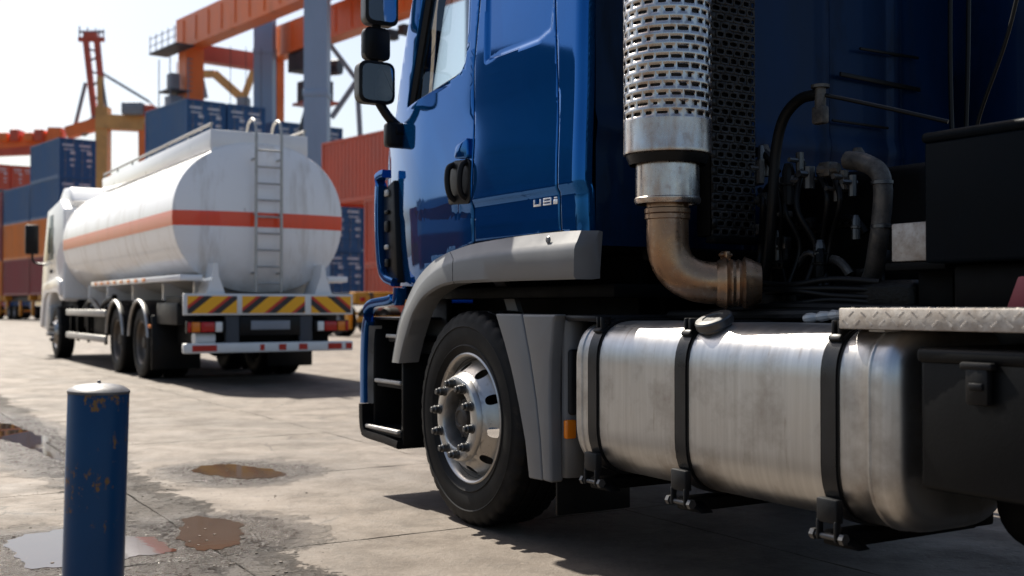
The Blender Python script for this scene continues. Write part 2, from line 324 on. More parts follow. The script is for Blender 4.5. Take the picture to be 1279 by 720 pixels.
# ------------------------------------------------------------------ mesh helpers
class B:
    def __init__(s): s.bm = bmesh.new()
    def add(s, verts, faces):
        vs = [s.bm.verts.new(v) for v in verts]
        for f in faces:
            try: s.bm.faces.new([vs[i] for i in f])
            except ValueError: pass
        return s
    def merge(s, o):
        me = bpy.data.meshes.new('t'); o.to_mesh(me); o.free(); s.bm.from_mesh(me); bpy.data.meshes.remove(me); return s
    def box(s, lo, hi, r=0.0, seg=2, rot=None, mtx=None):
        b = bmesh.new(); bmesh.ops.create_cube(b, size=1)
        c = [(lo[i]+hi[i])/2 for i in range(3)]; d = [abs(hi[i]-lo[i]) for i in range(3)]
        for v in b.verts: v.co = Vector((v.co.x*d[0], v.co.y*d[1], v.co.z*d[2]))
        if r: bmesh.ops.bevel(b, geom=b.edges[:], offset=min(r, min(d)*0.49), segments=seg, affect='EDGES', profile=0.5)
        mt = Matrix.Translation(c)
        if rot: mt = mt @ rot
        if mtx: mt = mtx @ mt
        bmesh.ops.transform(b, matrix=mt, verts=b.verts[:]); return s.merge(b)
    def beam(s, p0, p1, w, h, r=0.0):
        p0, p1 = Vector(p0), Vector(p1); d = p1-p0; L = d.length; x = d/L
        up = Vector((0, 0, 1)) if abs(x.z) < 0.95 else Vector((1, 0, 0))
        y = up.cross(x).normalized(); z = x.cross(y)
        mt = Matrix((( x.x, y.x, z.x, 0), (x.y, y.y, z.y, 0), (x.z, y.z, z.z, 0), (0, 0, 0, 1)))
        mt = Matrix.Translation((p0+p1)/2) @ mt
        return s.box((-L/2, -w/2, -h/2), (L/2, w/2, h/2), r, 2, None, mt)
    def tube(s, pts, r, n=14, cap=True):
        pts = [Vector(p) for p in pts]; rs = r if isinstance(r, (list, tuple)) else [r]*len(pts)
        prev = None; rings = []
        for i, p in enumerate(pts):
            t = (pts[min(i+1, len(pts)-1)]-pts[max(i-1, 0)]).normalized()
            if prev is None:
                a = Vector((0, 0, 1)) if abs(t.z) < 0.9 else Vector((1, 0, 0)); x = t.cross(a).normalized()
            else: x = (prev - t*prev.dot(t)).normalized()
            prev = x; y = t.cross(x)
            rings.append([s.bm.verts.new(p+(x*math.cos(2*math.pi*k/n)+y*math.sin(2*math.pi*k/n))*rs[i]) for k in range(n)])
        for a, b in zip(rings, rings[1:]):
            for k in range(n): s.bm.faces.new((a[k], a[(k+1) % n], b[(k+1) % n], b[k]))
        if cap:
            s.bm.faces.new(list(reversed(rings[0]))); s.bm.faces.new(rings[-1])
        return s
    def cyl(s, p0, p1, r, n=20): return s.tube([p0, p1], r, n)
    def lathe(s, prof, n=48, c=(0, 0, 0), axis='y', mod=None, a0=0.0, a1=2*math.pi):
        full = abs(a1-a0) > 6.28; m = n if full else n+1; rings = []
        for (r, a) in prof:
            ring = []
            for k in range(m):
                th = a0+(a1-a0)*k/n; rr = r if mod is None else mod(r, a, k)
                p = (rr*math.cos(th), a, rr*math.sin(th)) if axis == 'y' else ((rr*math.cos(th), rr*math.sin(th), a) if axis == 'z' else (a, rr*math.cos(th), rr*math.sin(th)))
                ring.append(s.bm.verts.new(Vector(p)+Vector(c)))
            rings.append(ring)
        for a, b in zip(rings, rings[1:]):
            for k in range(n if full else n):
                s.bm.faces.new((a[k], a[(k+1) % m], b[(k+1) % m], b[k]))
        return s
    def prism(s, out, v0, v1, r=0.0, seg=2):          # outline in (x,z), swept along y
        b = bmesh.new()
        a = [b.verts.new((x, v0, z)) for x, z in out]; c = [b.verts.new((x, v1, z)) for x, z in out]
        b.faces.new(a); b.faces.new(list(reversed(c))); n = len(out)
        for i in range(n): b.faces.new((a[i], c[i], c[(i+1) % n], a[(i+1) % n]))
        bmesh.ops.recalc_face_normals(b, faces=b.faces[:])
        if r:
            bmesh.ops.bevel(b, geom=[e for e in b.edges if e.calc_face_angle(0) > 0.5], offset=r, segments=seg, affect='EDGES', profile=0.5)
        return s.merge(b)
    def loft(s, secs, close=False, caps=True):
        rows = [[s.bm.verts.new(p) for p in sec] for sec in secs]; n = len(rows[0])
        for a, b in zip(rows, rows[1:]):
            for k in range(n if close else n-1): s.bm.faces.new((a[k], a[(k+1) % n], b[(k+1) % n], b[k]))
        if caps:
            try: s.bm.faces.new(list(reversed(rows[0]))); s.bm.faces.new(rows[-1])
            except ValueError: pass
        return s
    def holecell(s, fn, s0, s1, t0, t1, hw, hh, n=16, power=4.0, back=None):
        """one cell of a pierced sheet: rectangle in (s,t) with a rounded hole; fn maps (s,t) to space"""
        cs, ct = (s0+s1)/2, (t0+t1)/2; o = []; h = []
        for k in range(n):
            q = 8.0*k/n                                   # walk round the square
            sd_ = int(q//2) % 4; f = q/2-int(q//2); f = -1+2*f
            x, y = [(1, f), (-f, 1), (-1, -f), (f, -1)][sd_]
            o.append((cs+x*(s1-s0)/2, ct+y*(t1-t0)/2))
            L = (abs(x)**power+abs(y)**power)**(1/power)
            h.append((cs+x/L*hw, ct+y/L*hh))
        ov = [s.bm.verts.new(fn(*p)) for p in o]; hv = [s.bm.verts.new(fn(*p)) for p in h]
        for k in range(n): s.bm.faces.new((ov[k], ov[(k+1) % n], hv[(k+1) % n], hv[k]))
        return s
    def mesh(s, name, weld=True, recalc=True, smooth=32):
        if weld: bmesh.ops.remove_doubles(s.bm, verts=s.bm.verts[:], dist=0.00005)
        if recalc: bmesh.ops.recalc_face_normals(s.bm, faces=s.bm.faces[:])
        me = bpy.data.meshes.new(name); s.bm.to_mesh(me); s.bm.free()
        me.shade_smooth()
        if smooth: me.set_sharp_from_angle(angle=R(smooth))
        return me
    def obj(s, name, mat, parent=None, **kw):
        return link(name, s.mesh(name, **kw), mat, parent)
def link(name, me, mat, parent=None):
    if mat is not None and not me.materials: me.materials.append(M[mat] if isinstance(mat, str) else mat)
    o = bpy.data.objects.new(name, me); COL.objects.link(o)
    if parent is not None: o.parent = parent
    return o
def thing(name, label, cat, loc=(0, 0, 0), rz=0.0, group=None):
    o = bpy.data.objects.new(name, None); COL.objects.link(o); o.empty_display_size = 0.3
    o.location = loc; o.rotation_euler = (0, 0, rz); o['label'] = label; o['category'] = cat
    if group: o['group'] = group
    return o
def copytree(o, parent=None):
    c = o.copy(); COL.objects.link(c)
    if parent is not None: c.parent = parent
    for ch in list(o.children): copytree(ch, c)
    return c
def solid(o, t, off=-1):
    md = o.modifiers.new('thick', 'SOLIDIFY'); md.thickness = t; md.offset = off; return o
def sstep(a, b, x):
    t = max(0, min(1, (x-a)/(b-a))); return t*t*(3-2*t)
def arc(p0, p1, p2, n=6):                              # quadratic bend for hoses
    p0, p1, p2 = Vector(p0), Vector(p1), Vector(p2)
    return [(1-t)**2*p0+2*t*(1-t)*p1+t*t*p2 for t in [k/n for k in range(n+1)]]
def smoothpath(pts, n=6):                              # Catmull-Rom through the points
    P = [Vector(p) for p in pts]; P = [P[0]*2-P[1]]+P+[P[-1]*2-P[-2]]; out = []
    for i in range(1, len(P)-2):
        a, b, c, d = P[i-1:i+3]
        for k in range(n):
            t = k/n; out.append(0.5*((2*b)+(c-a)*t+(2*a-5*b+4*c-d)*t*t+(3*b-3*c+d-a)*t**3))
    return out+[P[-2]]
def panel(name, outline, holes, F, mat, parent, step=0.05, thick=0.025, inset=0.007, flip=False):
    """sheet-metal panel: outline and holes in (u,z), skin at v = F(u,z), rolled edges turned inwards"""
    bm = bmesh.new()
    def ring(pts):
        vs = [bm.verts.new((x, 0, z)) for x, z in pts]
        return [bm.edges.new((vs[i], vs[(i+1) % len(vs)])) for i in range(len(vs))]
    ed = ring(outline)
    for h in holes: ed += ring(h)
    bmesh.ops.triangle_fill(bm, use_beauty=True, use_dissolve=False, edges=ed)
    bmesh.ops.recalc_face_normals(bm, faces=bm.faces[:])
    rim = set(v for e in bm.edges if e.is_boundary for v in e.verts)
    bmesh.ops.inset_region(bm, faces=bm.faces[:], thickness=inset, use_boundary=True, use_even_offset=True)
    rim = [v for v in rim if v.is_valid]
    lay = bm.verts.layers.int.new('rim')
    for e in bm.edges:
        if e.is_boundary:
            for v in e.verts: v[lay] = 1
    xs = [p[0] for p in outline]; zs = [p[1] for p in outline]
    x = min(xs)+step
    while x < max(xs):
        bmesh.ops.bisect_plane(bm, geom=bm.verts[:]+bm.edges[:]+bm.faces[:], plane_co=(x, 0, 0), plane_no=(1, 0, 0), dist=1e-5); x += step
    z = min(zs)+step
    while z < max(zs):
        bmesh.ops.bisect_plane(bm, geom=bm.verts[:]+bm.edges[:]+bm.faces[:], plane_co=(0, 0, z), plane_no=(0, 0, 1), dist=1e-5); z += step
    bmesh.ops.remove_doubles(bm, verts=bm.verts[:], dist=1e-5)
    bnd = [e for e in bm.edges if e.is_boundary]; bv = set(v for e in bnd for v in e.verts)
    sgn = -1 if flip else 1
    for v in bm.verts:
        v.co.y = F(v.co.x, v.co.z) - sgn*(inset*0.8 if v in bv else 0)
    ex = bmesh.ops.extrude_edge_only(bm, edges=bnd)
    for g in ex['geom']:
        if isinstance(g, bmesh.types.BMVert): g.co.y -= sgn*thick
    bmesh.ops.recalc_face_normals(bm, faces=bm.faces[:])
    s = sum(f.normal.y*f.calc_area() for f in bm.faces)
    if s*sgn < 0: bmesh.ops.reverse_faces(bm, faces=bm.faces[:])
    me = bpy.data.meshes.new(name); bm.to_mesh(me); bm.free(); me.shade_smooth(); me.set_sharp_from_angle(angle=R(40))
    return link(name, me, mat, parent)
def rounded(pts, r, n=5):
    """round the corners of a polygon"""
    out = []; N = len(pts)
    for i in range(N):
        a, b, c = Vector(pts[i-1]), Vector(pts[i]), Vector(pts[(i+1) % N])
        rr = r[i] if isinstance(r, (list, tuple)) else r
        if rr <= 0: out.append(tuple(b)); continue
        d0, d1 = (a-b), (c-b); l = min(rr, d0.length*0.45, d1.length*0.45)
        p0, p1 = b+d0.normalized()*l, b+d1.normalized()*l
        for k in range(n+1):
            t = k/n; q = p0*(1-t)**2+b*2*t*(1-t)+p1*t*t; out.append(tuple(q))
    return out

# ------------------------------------------------------------------ ground: base sheet, concrete slabs with open joints, puddles
def GP(px, py):
    Y = CAMH*PXF/(py-PXH); return Vector(((px-640)/PXF*Y, Y, 0))
def to_uv(p): q = p-W0; return (q.dot(FD), -q.dot(RD))
for px, py, su, sv in ((300, 589, 0.42, 0.36), (95, 684, 0.40, 0.62), (265, 667, 0.42, 0.36), (60, 562, 1.3, 0.30), (20, 540, 1.5, 0.30), (190, 690, 0.45, 0.4)):
    u, v = to_uv(GP(px, py)); PUDDLES.append((u, v, su, sv))
M['concrete'] = concrete_mat('weathered_concrete', True)
M['joint'] = surf('joint_dirt', (0.085, 0.068, 0.053), 0.8, 0, 0.3, 0.6, (0.05, 0.04, 0.03), 0.3, 2.0, bmp=0.2, bscale=30)
M['water'] = water_mat('muddy_water', 0.07); M['clearwater'] = water_mat('standing_water', 1.0)
g = B(); g.add([(-1500, -300, -0.022), (1500, -300, -0.022), (1500, 2600, -0.022), (-1500, 2600, -0.022)], [(0, 1, 2, 3)])
ground = g.obj('ground', 'joint'); ground['kind'] = 'structure'
ground['label'] = 'weathered concrete yard floor laid in square slabs'
SU, SV, U0, V0 = 2.08, 2.12, -0.02, 1.20
def slab_bm(b, cu, cv, seed, w=0.004):
    rnd = random.Random(seed); n = 22; pts = []
    hu, hv = SU/2-w, SV/2-w
    for side in range(4):
        ph = [rnd.uniform(0, 6.28) for _ in range(3)]
        for k in range(n):
            t = -1+2*k/n; ed = 1-abs(t)**8
            j = (math.sin(t*7+ph[0])*0.0025+math.sin(t*17+ph[1])*0.002+rnd.uniform(-0.003, 0.003))*ed
            if rnd.random() < 0.05: j -= rnd.uniform(0.006, 0.02)*ed
            if side == 0: pts.append((t*hu, -hv-j))
            elif side == 1: pts.append((hu+j, t*hv))
            elif side == 2: pts.append((-t*hu, hv+j))
            else: pts.append((-hu-j, -t*hv))
    top = [b.bm.verts.new((cu+x*0.9975, cv+y*0.9975, 0.0)) for x, y in pts]
    low = [b.bm.verts.new((cu+x, cv+y, -0.003)) for x, y in pts]
    bot = [b.bm.verts.new((cu+x, cv+y, -0.030)) for x, y in pts]
    N = len(pts); b.bm.faces.new(top)
    for i in range(N):
        b.bm.faces.new((low[i], low[(i+1) % N], top[(i+1) % N], top[i])); b.bm.faces.new((bot[i], bot[(i+1) % N], low[(i+1) % N], low[i]))
slab_meshes = []
for k in range(6):
    b = B(); slab_bm(b, 0, 0, 100+k); slab_meshes.append(b.mesh('slab', smooth=25))
cells = []
for i in range(-6, 30):
    for j in range(-12, 16):
        cu, cv = U0+SU*(i+0.5), V0-SV*(j+0.5); p = UV(cu, cv)
        if p.y < -3: continue
        vis = p.y > 1.5 and abs(p.x) < 0.47*p.y+2.2
        cells.append((0 if vis else 1, p.length, cu, cv, p))
cells.sort(key=lambda c: c[:2])
RZ = math.pi/2+AXIS
far = B()
for k, (vis, dist, cu, cv, p) in enumerate(cells):
    if k < 260 and not vis:
        o = link('slab', slab_meshes[random.randrange(6)], 'concrete', ground)
        o.location = p; o.rotation_euler = (0, 0, RZ+random.choice((0, math.pi)))
    else: slab_bm(far, cu, cv, k)
o = far.obj('outer_slab_field', 'concrete', ground, weld=False, smooth=25); o.location = W0; o.rotation_euler = (0, 0, RZ); o['kind'] = 'stuff'
o['label'] = 'further concrete slabs of the yard floor'
def puddle(pxs, label, z=0.0025, jit=0.018, mat='water'):
    pts = [GP(*p) for p in pxs]; c = sum(pts, Vector())/len(pts); n = len(pts); b = B(); ring = []
    sm = smoothpath(pts+[pts[0]], 10)[:-1]
    for i, q in enumerate(sm):
        d = (q-c).normalized(); ring.append(q-c+d*(random.uniform(-.2, .2)*jit+jit*(math.sin(i*.7+1)*.7+math.sin(i*.31)*.8+math.sin(i*1.55)*.35)))
    vs = [b.bm.verts.new((q.x, q.y, z)) for q in ring]; lo = [b.bm.verts.new((q.x*1.01, q.y*1.01, z-0.004)) for q in ring]
    b.bm.faces.new(vs); N = len(vs)
    for i in range(N): b.bm.faces.new((vs[i], vs[(i+1) % N], lo[(i+1) % N], lo[i]))
    o = b.obj('puddle', mat); o.location = c; o['kind'] = 'structure'; o['label'] = label
puddle([(243, 588), (255, 582), (275, 580), (300, 581), (325, 584), (345, 588), (357, 591), (345, 596), (315, 598), (285, 596), (260, 593)], 'small brown puddle lying on a slab joint in the open yard')
puddle([(14, 676), (40, 667), (79, 661), (120, 661), (165, 669), (200, 674), (218, 684), (205, 691), (165, 696), (120, 703), (79, 708), (36, 707), (20, 692)], 'sky reflecting puddle behind the blue bollard', mat='clearwater')
puddle([(230, 649), (250, 645), (285, 649), (304, 657), (304, 670), (288, 683), (262, 687), (240, 683), (226, 674), (229, 660)], 'muddy brown puddle beside the blue bollard')
puddle([(-8, 528), (18, 531), (40, 540), (60, 552), (78, 569), (70, 573), (45, 562), (20, 552), (-8, 547)], 'long wet streak along the left slab joint', jit=0.06, mat='clearwater')
# loose grit round the puddles and along the joints
gr = B(); rnd = random.Random(5)
def pebble(p, r):
    vs = []; a = rnd.uniform(0, 6.28)
    for zz, k in ((0, 5), (.7, 5)):
        for i in range(k): t = a+6.28*i/k+zz*.6; q = r*(1-.35*zz)*rnd.uniform(.75, 1.2); vs.append((p.x+q*math.cos(t), p.y+q*math.sin(t), r*zz*.8-.0005))
    gr.add(vs, [(4, 3, 2, 1, 0), (5, 6, 7, 8, 9)]+[(i, (i+1) % 5, 5+(i+1) % 5, 5+i) for i in range(5)])
for (px, py, spread, n) in ((265, 690, 45, 420), (235, 668, 60, 300), (190, 640, 40, 160), (300, 600, 50, 160), (60, 690, 60, 200), (130, 620, 60, 160), (320, 700, 60, 220), (60, 565, 60, 160)):
    for _ in range(n):
        x, y = rnd.gauss(px, spread), rnd.gauss(py, spread*.30)
        if y > 480: pebble(GP(x, y), rnd.uniform(.0015, .0045) if rnd.random() < .93 else rnd.uniform(.005, .010))
for _ in range(900):
    if rnd.random() < .5: p = UV(rnd.uniform(-1.5, 8), 1.2+rnd.gauss(0, .03))
    else: p = UV(-.02+2.08*rnd.choice((0, 1, 1, 2))+rnd.gauss(0, .03), rnd.uniform(-.2, 3))
    pebble(p, rnd.uniform(.0015, .004))
go = gr.obj('gravel', 'joint', weld=False, smooth=20); go['kind'] = 'stuff'; go['label'] = 'loose grit scattered round the puddles and slab joints'

# ------------------------------------------------------------------ wheels
def pip(b, fn, *a, **k): b.holecell(fn, *a, **k); return b
def wheel_meshes(kind):
    """meshes of one truck wheel; axle along y, outer face at y=0, centre at origin"""
    seg = 80
    prof = [(.290, -.06), (.302, -.035), (.322, -.018), (.345, -.008), (.352, -.003), (.358, -.007), (.385, -.001), (.415, 0), (.440, -.002), (.446, .002), (.452, -.002), (.475, -.006), (.495, -.013), (.508, -.021), (.518, -.032),
            (.5215, -.046), (.5215, -.085), (.508, -.088), (.508, -.098), (.5215, -.101), (.5215, -.145), (.508, -.148), (.508, -.158), (.5215, -.161), (.5215, -.205), (.508, -.208), (.508, -.218), (.5215, -.221), (.5215, -.262),
            (.519, -.274), (.508, -.285), (.48, -.30), (.44, -.31), (.36, -.30), (.31, -.285), (.290, -.26)]
    def mod(r, a, k):
        if .470 < r < .48 and a > -.1 and k % 2: return r-.006
        if (a > -.055 or a < -.255) and r > .49 and k % 4 == 0: return r-.009
        if r > .515 and k % 4 == 0: return r-.004
        return r
    t = B(); t.lathe(prof, seg*2, mod=lambda r, a, k: mod(r, a, k % 160)); ms = {'tyre': t.mesh('tyre', smooth=28)}
    rim = B()
    rim.lathe([(.290, -.27), (.310, -.262), (.300, -.25), (.262, -.20), (.262, -.13), (.285, -.105), (.291, -.06), (.297, -.030), (.303, -.020), (.311, -.015), (.318, -.019), (.320, -.030), (.312, -.046), (.290, -.06)], 80)
    if kind == 'front': r0, r1, a0_, a1_ = .212, .2855, .018, -.085
    else: r0, r1, a0_, a1_ = .185, .270, -.160, -.120
    def cone(s, t): 
        th = s; f = (t-r0)/(r1-r0); bow = 0.010*math.sin(f*math.pi)*(1 if kind == 'front' else -1)
        return (t*math.cos(th), a0_+(a1_-a0_)*f+bow, t*math.sin(th))
    for k in range(10):
        s0 = 2*math.pi*k/10; rim.holecell(cone, s0, s0+2*math.pi/10, r0, r1, .098, .021, 24, 2.4)
    if kind == 'front':
        rim.lathe([(.212, .018), (.209, .032), (.202, .043), (.190, .049), (.150, .049), (.141, .044), (.137, .032), (.134, .0), (.130, -.05)], 80)
        hubp = [(.131, -.05), (.116, -.055), (.110, -.03), (.098, -.020), (.092, -.005), (.066, .0), (.060, .020), (.040, .028), (.032, .023), (.0001, .025)]
        ny, rb = .049, .170
    else:
        rim.lathe([(.185, -.160), (.180, -.166), (.122, -.166), (.118, -.155)], 64)
        hubp = [(.119, -.165), (.112, -.11), (.100, -.085), (.085, -.08), (.082, -.05), (.04, -.045), (.0001, -.045)]
        ny, rb = -.166, .146
    ms['rim'] = rim.mesh('rim', smooth=30)
    h = B(); h.lathe(hubp, 40); h.lathe([(.13, -.135), (.20, -.14), (.258, -.15), (.258, -.26)], 48)
    for k in range(8):
        th = 2*math.pi*(k+.5)/8; r = .092 if kind == 'front' else .09; y = -.012 if kind == 'front' else -.08
        h.cyl((r*math.cos(th), y-.01, r*math.sin(th)), (r*math.cos(th), y+.012, r*math.sin(th)), .008, 6)
    ms['hub'] = h.mesh('hub', smooth=30)
    n = B(); n.lathe([(.0245, -.004), (.0245, .004), (.020, .006), (.020, .030), (.017, .034), (.0145, .035), (.0145, .046), (.012, .049), (.0001, .049)], 12)
    ms['lug_nut'] = n.mesh('lug_nut', smooth=35)
    for key, mt in (('tyre', 'rubber'), ('rim', 'rim' if kind == 'front' else 'dullrim'), ('hub', 'hub'), ('lug_nut', 'nut')): ms[key].materials.append(M[mt])
    ms['ny'], ms['rb'] = ny, rb
    return ms
WF, WR = wheel_meshes('front'), wheel_meshes('rear')
def put_wheel(parent, ms, x, y, side=1, nuts=True, spin=0.0, z=.52):
    w = bpy.data.objects.new('wheel', None); COL.objects.link(w); w.parent = parent; w.empty_display_size = .2
    w.location = (x, y, z); w.rotation_euler = (0, spin, 0 if side > 0 else math.pi)
    for k in ('tyre', 'rim', 'hub'): link(k, ms[k], None, w)
    if nuts:
        for k in range(10):
            th = 2*math.pi*(k+.5)/10; o = link('lug_nut', ms['lug_nut'], None, w)
            o.location = (ms['rb']*math.cos(th), ms['ny'], ms['rb']*math.sin(th)); o.rotation_euler = (0, random.uniform(0, 1), 0)
    return w

# ------------------------------------------------------------------ the near blue truck: local x forward from the front axle, y towards the camera side, z up
T = thing('tractor_truck', 'blue tractor truck with grey wheel arch, steel fuel tank and upright exhaust', 'truck', W0, RZ)
TW = 2.45
def sp(pts, v=0.0): return [SP(px, py, v) for px, py in pts]
sg = 1
recess = []
def sdist(poly, x, z):
    d = 9e9; N = len(poly)
    for i in range(N):
        (x0, z0), (x1, z1) = poly[i], poly[(i+1) % N]; L = math.hypot(x1-x0, z1-z0)
        d = min(d, sg*((z1-z0)*(x-x0)-(x1-x0)*(z-z0))/L)
    return d
def FS(u, z):
    """skin of the cab's camera side"""
    v = -.045
    v -= .040*((max(0, z-1.85))/1.2)**2 + .024*(max(0, 1.60-z)/.45)**2
    if u > .55: v -= .055*((min(u, 1.3)-.55)/.5)**2
    # waist crease at z 1.58: proud just above, falling back below; fades towards the front
    k = 1-sstep(.0, .5, u)*.65
    v += k*.014*(sstep(1.548, 1.578, z)*(1-sstep(1.60, 2.05, z)))
    # shoulder fold rising to the rear
    zl = 2.02+(-.1-u)*.16
    d = sdist(recess, u, z) if recess else -1
    if d > -.03: v -= .014*sstep(.0, .016, d)
    return v
def SK(px, py):
    u, z = SP(px, py, -.06)
    for _ in range(25): u, z = SP(px, py, FS(u, z))
    return (u, 3.0 if py < -85 else z)
def sk(pts): return [SK(*p) for p in pts]
rc_ = sk([(606.5, 77), (672, 51), (689, 36), (692, 0), (692, -84), (609, -60)])
sg = 1 if min(((b_[1]-a_[1])*(SK(650, 10)[0]-a_[0])-(b_[0]-a_[0])*(SK(650, 10)[1]-a_[1])) for a_, b_ in zip(rc_, rc_[1:]+rc_[:1])) > 0 else -1
recess = rc_
door_out = rounded(sk([(490, 357), (486, 280), (484.5, 215), (486.5, 180), (495, 142), (515, 0), (529, -100), (606, -130), (599, 0), (591.5, 85), (591.5, 180), (592.5, 303), (563, 315), (543, 327), (526, 347), (518, 358)]), [.03, .05, .05, .05, .05, 0, .05, .03, .1, .1, 0, .015, .05, .05, .05, .03])
win = rounded(sk([(508.5, 134.5), (583, 87), (589.5, -75), (541, -75)]), [.02, .13, .08, .05])
door = panel('door', door_out, [win], FS, 'blue', T, .04, inset=.0032)
# window: black seal, glass, inner trim
def inset_poly(p, d):
    n = len(p); cx = sum(q[0] for q in p)/n; cz = sum(q[1] for q in p)/n; out = []
    for i in range(n):
        a, b, c = Vector(p[i-1]), Vector(p[i]), Vector(p[(i+1) % n])
        t = (c-a).normalized(); nn = Vector((-t.y, t.x))
        if nn.dot(Vector((cx, cz))-b) < 0: nn = -nn
        out.append(tuple(b+nn*d))
    return out
win_s = inset_poly(win, -.004); win_g = inset_poly(win, .022)
xm = sum(p[0] for p in win_g)/len(win_g)
win_g = [(x-.018 if x > xm else x, z) for x, z in win_g]
sl = B()
N = len(win)
r0 = [sl.bm.verts.new((x, FS(x, z)-.012, z)) for x, z in win_s]; r1 = [sl.bm.verts.new((x, FS(x, z)-.010, z)) for x, z in inset_poly(win, .010)]; r2 = [sl.bm.verts.new((x, FS(x, z)-.026, z)) for x, z in win_g]
r3 = [sl.bm.verts.new((x, FS(x, z)-.060, z)) for x, z in win_g]
for a, b in ((r0, r1), (r1, r2), (r2, r3)):
    for i in range(N): sl.bm.faces.new((a[i], a[(i+1) % N], b[(i+1) % N], b[i]))
sl.obj('window_seal', 'black', door)
gl = B(); gl.bm.faces.new([gl.bm.verts.new((x, FS(x, z)-.030, z)) for x, z in inset_poly(win, .015)]); gl.obj('window', 'glass', door)
# sleeper side and rear corner
panel('side_panel', sk([(594, 302), (593, 180), (593, 85), (600.5, 0), (607.5, -130), (690, -130), (693.5, 0), (697.5, 150), (700.3, 288)]), [], FS, 'blue', T, .0125, inset=.0032)
def FC(u, z):
    e = max(0, CU+.05-u)/.05; return FS(max(u, CU+.12), z)-.035*(1-math.sqrt(max(0, 1-min(1, e)**2)))
CU = SK(727, 140)[0]
panel('corner_panel', sk([(702, 287.5), (699, 150), (695, 0), (691.5, -130)])+[(CU, 3.0), (CU, 1.335)], [], FC, 'blue', T, .02, inset=.0032)
# roof and far side
rf = B()
secs = []
for k, (u, zz, ins) in enumerate([(-.95, 3.0, .10), (-.93, 3.45, .22), (-.6, 3.62, .24), (0, 3.52, .24), (.35, 3.25, .24), (.55, 3.0, .10)]):
    secs.append([(u, -.05, 2.99), (u, -ins*.6, 2.99+(zz-2.99)*.6), (u, -ins-.08, zz), (u, -TW/2, zz+.03), (u, -TW+ins+.08, zz), (u, -TW+ins*.6, 2.99+(zz-2.99)*.6), (u, -TW+.05, 2.99)])
rf.loft(secs); rf.obj('roof', 'blue', T)
def mirF(u, z): return -TW-FS(u, z)
dr = panel('door', door_out, [win], mirF, 'blue', T, .12, flip=True)
g2 = B(); g2.bm.faces.new([g2.bm.verts.new((x, mirF(x, z)+.03, z)) for x, z in inset_poly(win, .015)]); g2.obj('window', 'glass', dr)
panel('side_panel', [(-.066, 1.388), (-.072, 2.25), (-.121, 2.55), (-.151, 3.0), (-.935, 3.0), (-.935, 1.388)], [], mirF, 'blue', T, .12, flip=True)
# rear wall with pressed ribs
def rw(s, t):   # s = v, t = z
    bul = .0
    for c in (-.62, -.95, -1.45, -1.95): bul += .018*(sstep(c-.05, c-.02, s)-sstep(c+.02, c+.05, s))
    bul += .02*(sstep(1.78, 1.81, t)-sstep(1.83, 1.86, t))
    edge = min(s+.06+0, 0) 
    return (CU-.012-bul-.015*math.sin((s+.05)/2.35*math.pi), s, t)
rwb = B(); NS, NT = 118, 36
vv = [[rwb.bm.verts.new(rw(-.105-2.31*i/NS, 1.32+1.70*j/NT)) for j in range(NT+1)] for i in range(NS+1)]
for i in range(NS):
    for j in range(NT): rwb.bm.faces.new((vv[i][j], vv[i+1][j], vv[i+1][j+1], vv[i][j+1]))
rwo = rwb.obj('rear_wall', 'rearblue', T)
fl = B(); fl.box((-.85, -2.34, 1.30), (.80, -.11, 1.344), .01); fl.box((-.85, -2.34, 1.345), (-.81, -.13, 2.99), .01); fl.obj('floor', 'frame', T)
# far side air deflector behind the cab
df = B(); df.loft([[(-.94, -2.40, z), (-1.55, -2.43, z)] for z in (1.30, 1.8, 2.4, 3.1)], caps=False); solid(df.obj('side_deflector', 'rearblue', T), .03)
bk = B(); bk.box((-1.02, -.34, 1.26), (-.93, -2.20, 1.312), .012); bk.obj('rear_sill', 'frame', T)

# front of the cab (faces away from the camera): grille panel, screen frame, dash, seats, steering wheel
fr = B()
def front_u(v, z):
    c = 1-((v+TW/2)/(TW/2-.08))**2; base = .96 if z < 2.0 else .96-.36*(z-2.0)
    return base+.24*max(0, c)**.6
rows = []
for z in (1.10, 1.4, 1.7, 1.98):
    rows.append([(front_u(v, z), v, z) for v in [-.13-(TW-.26)*k/24 for k in range(25)]])
fr.loft(rows, caps=False); solid(fr.obj('front_panel', 'blue', T), .03)
ws = B(); rows = []
for z in (1.98, 2.2, 2.5, 2.8, 2.92):
    rows.append([(front_u(v, z), v, z) for v in [-.15-(TW-.30)*k/24 for k in range(25)]])
ws.loft(rows, caps=False); ws.obj('windscreen', 'glass', T)
hd = B(); hd.loft([[(front_u(v, z), v, z) for v in [-.10-(TW-.20)*k/24 for k in range(25)]] for z in (2.92, 3.02)], caps=False); solid(hd.obj('screen_header', 'black', T), .03)
ds = B(); ds.box((.55, -2.3, 1.55), (1.0, -.12, 1.97), .08, 3); ds.obj('dashboard', 'darkgrey', T)
for sy in (-.62,):
    st = B(); st.box((-.25, sy-.26, 1.36), (.25, sy+.26, 1.82), .07, 3); st.box((-.42, sy-.25, 1.78), (-.24, sy+.25, 2.42), .07, 3, Matrix.Rotation(-.12, 4, 'Y')); st.box((-.44, sy-.15, 2.44), (-.32, sy+.15, 2.66), .05, 3); st.obj('seat', 'seat', T)
sw = B(); c = Vector((.42, -.62, 2.10)); ax = Vector((-.55, 0, .83)).normalized(); x = Vector((0, 1, 0)); y = ax.cross(x)
pts = [c+(x*math.cos(t)+y*math.sin(t))*.23 for t in [2*math.pi*k/40 for k in range(41)]]
sw.tube(pts, .016, 10, False)
for t in (0.3, 2.84, 4.71): sw.tube([c-ax*.03, c+(x*math.cos(t)+y*math.sin(t))*.225], .014, 8)
sw.tube([c-ax*.04, c-ax*.5], .03, 10); sw.obj('steering_wheel', 'darkgrey', T)

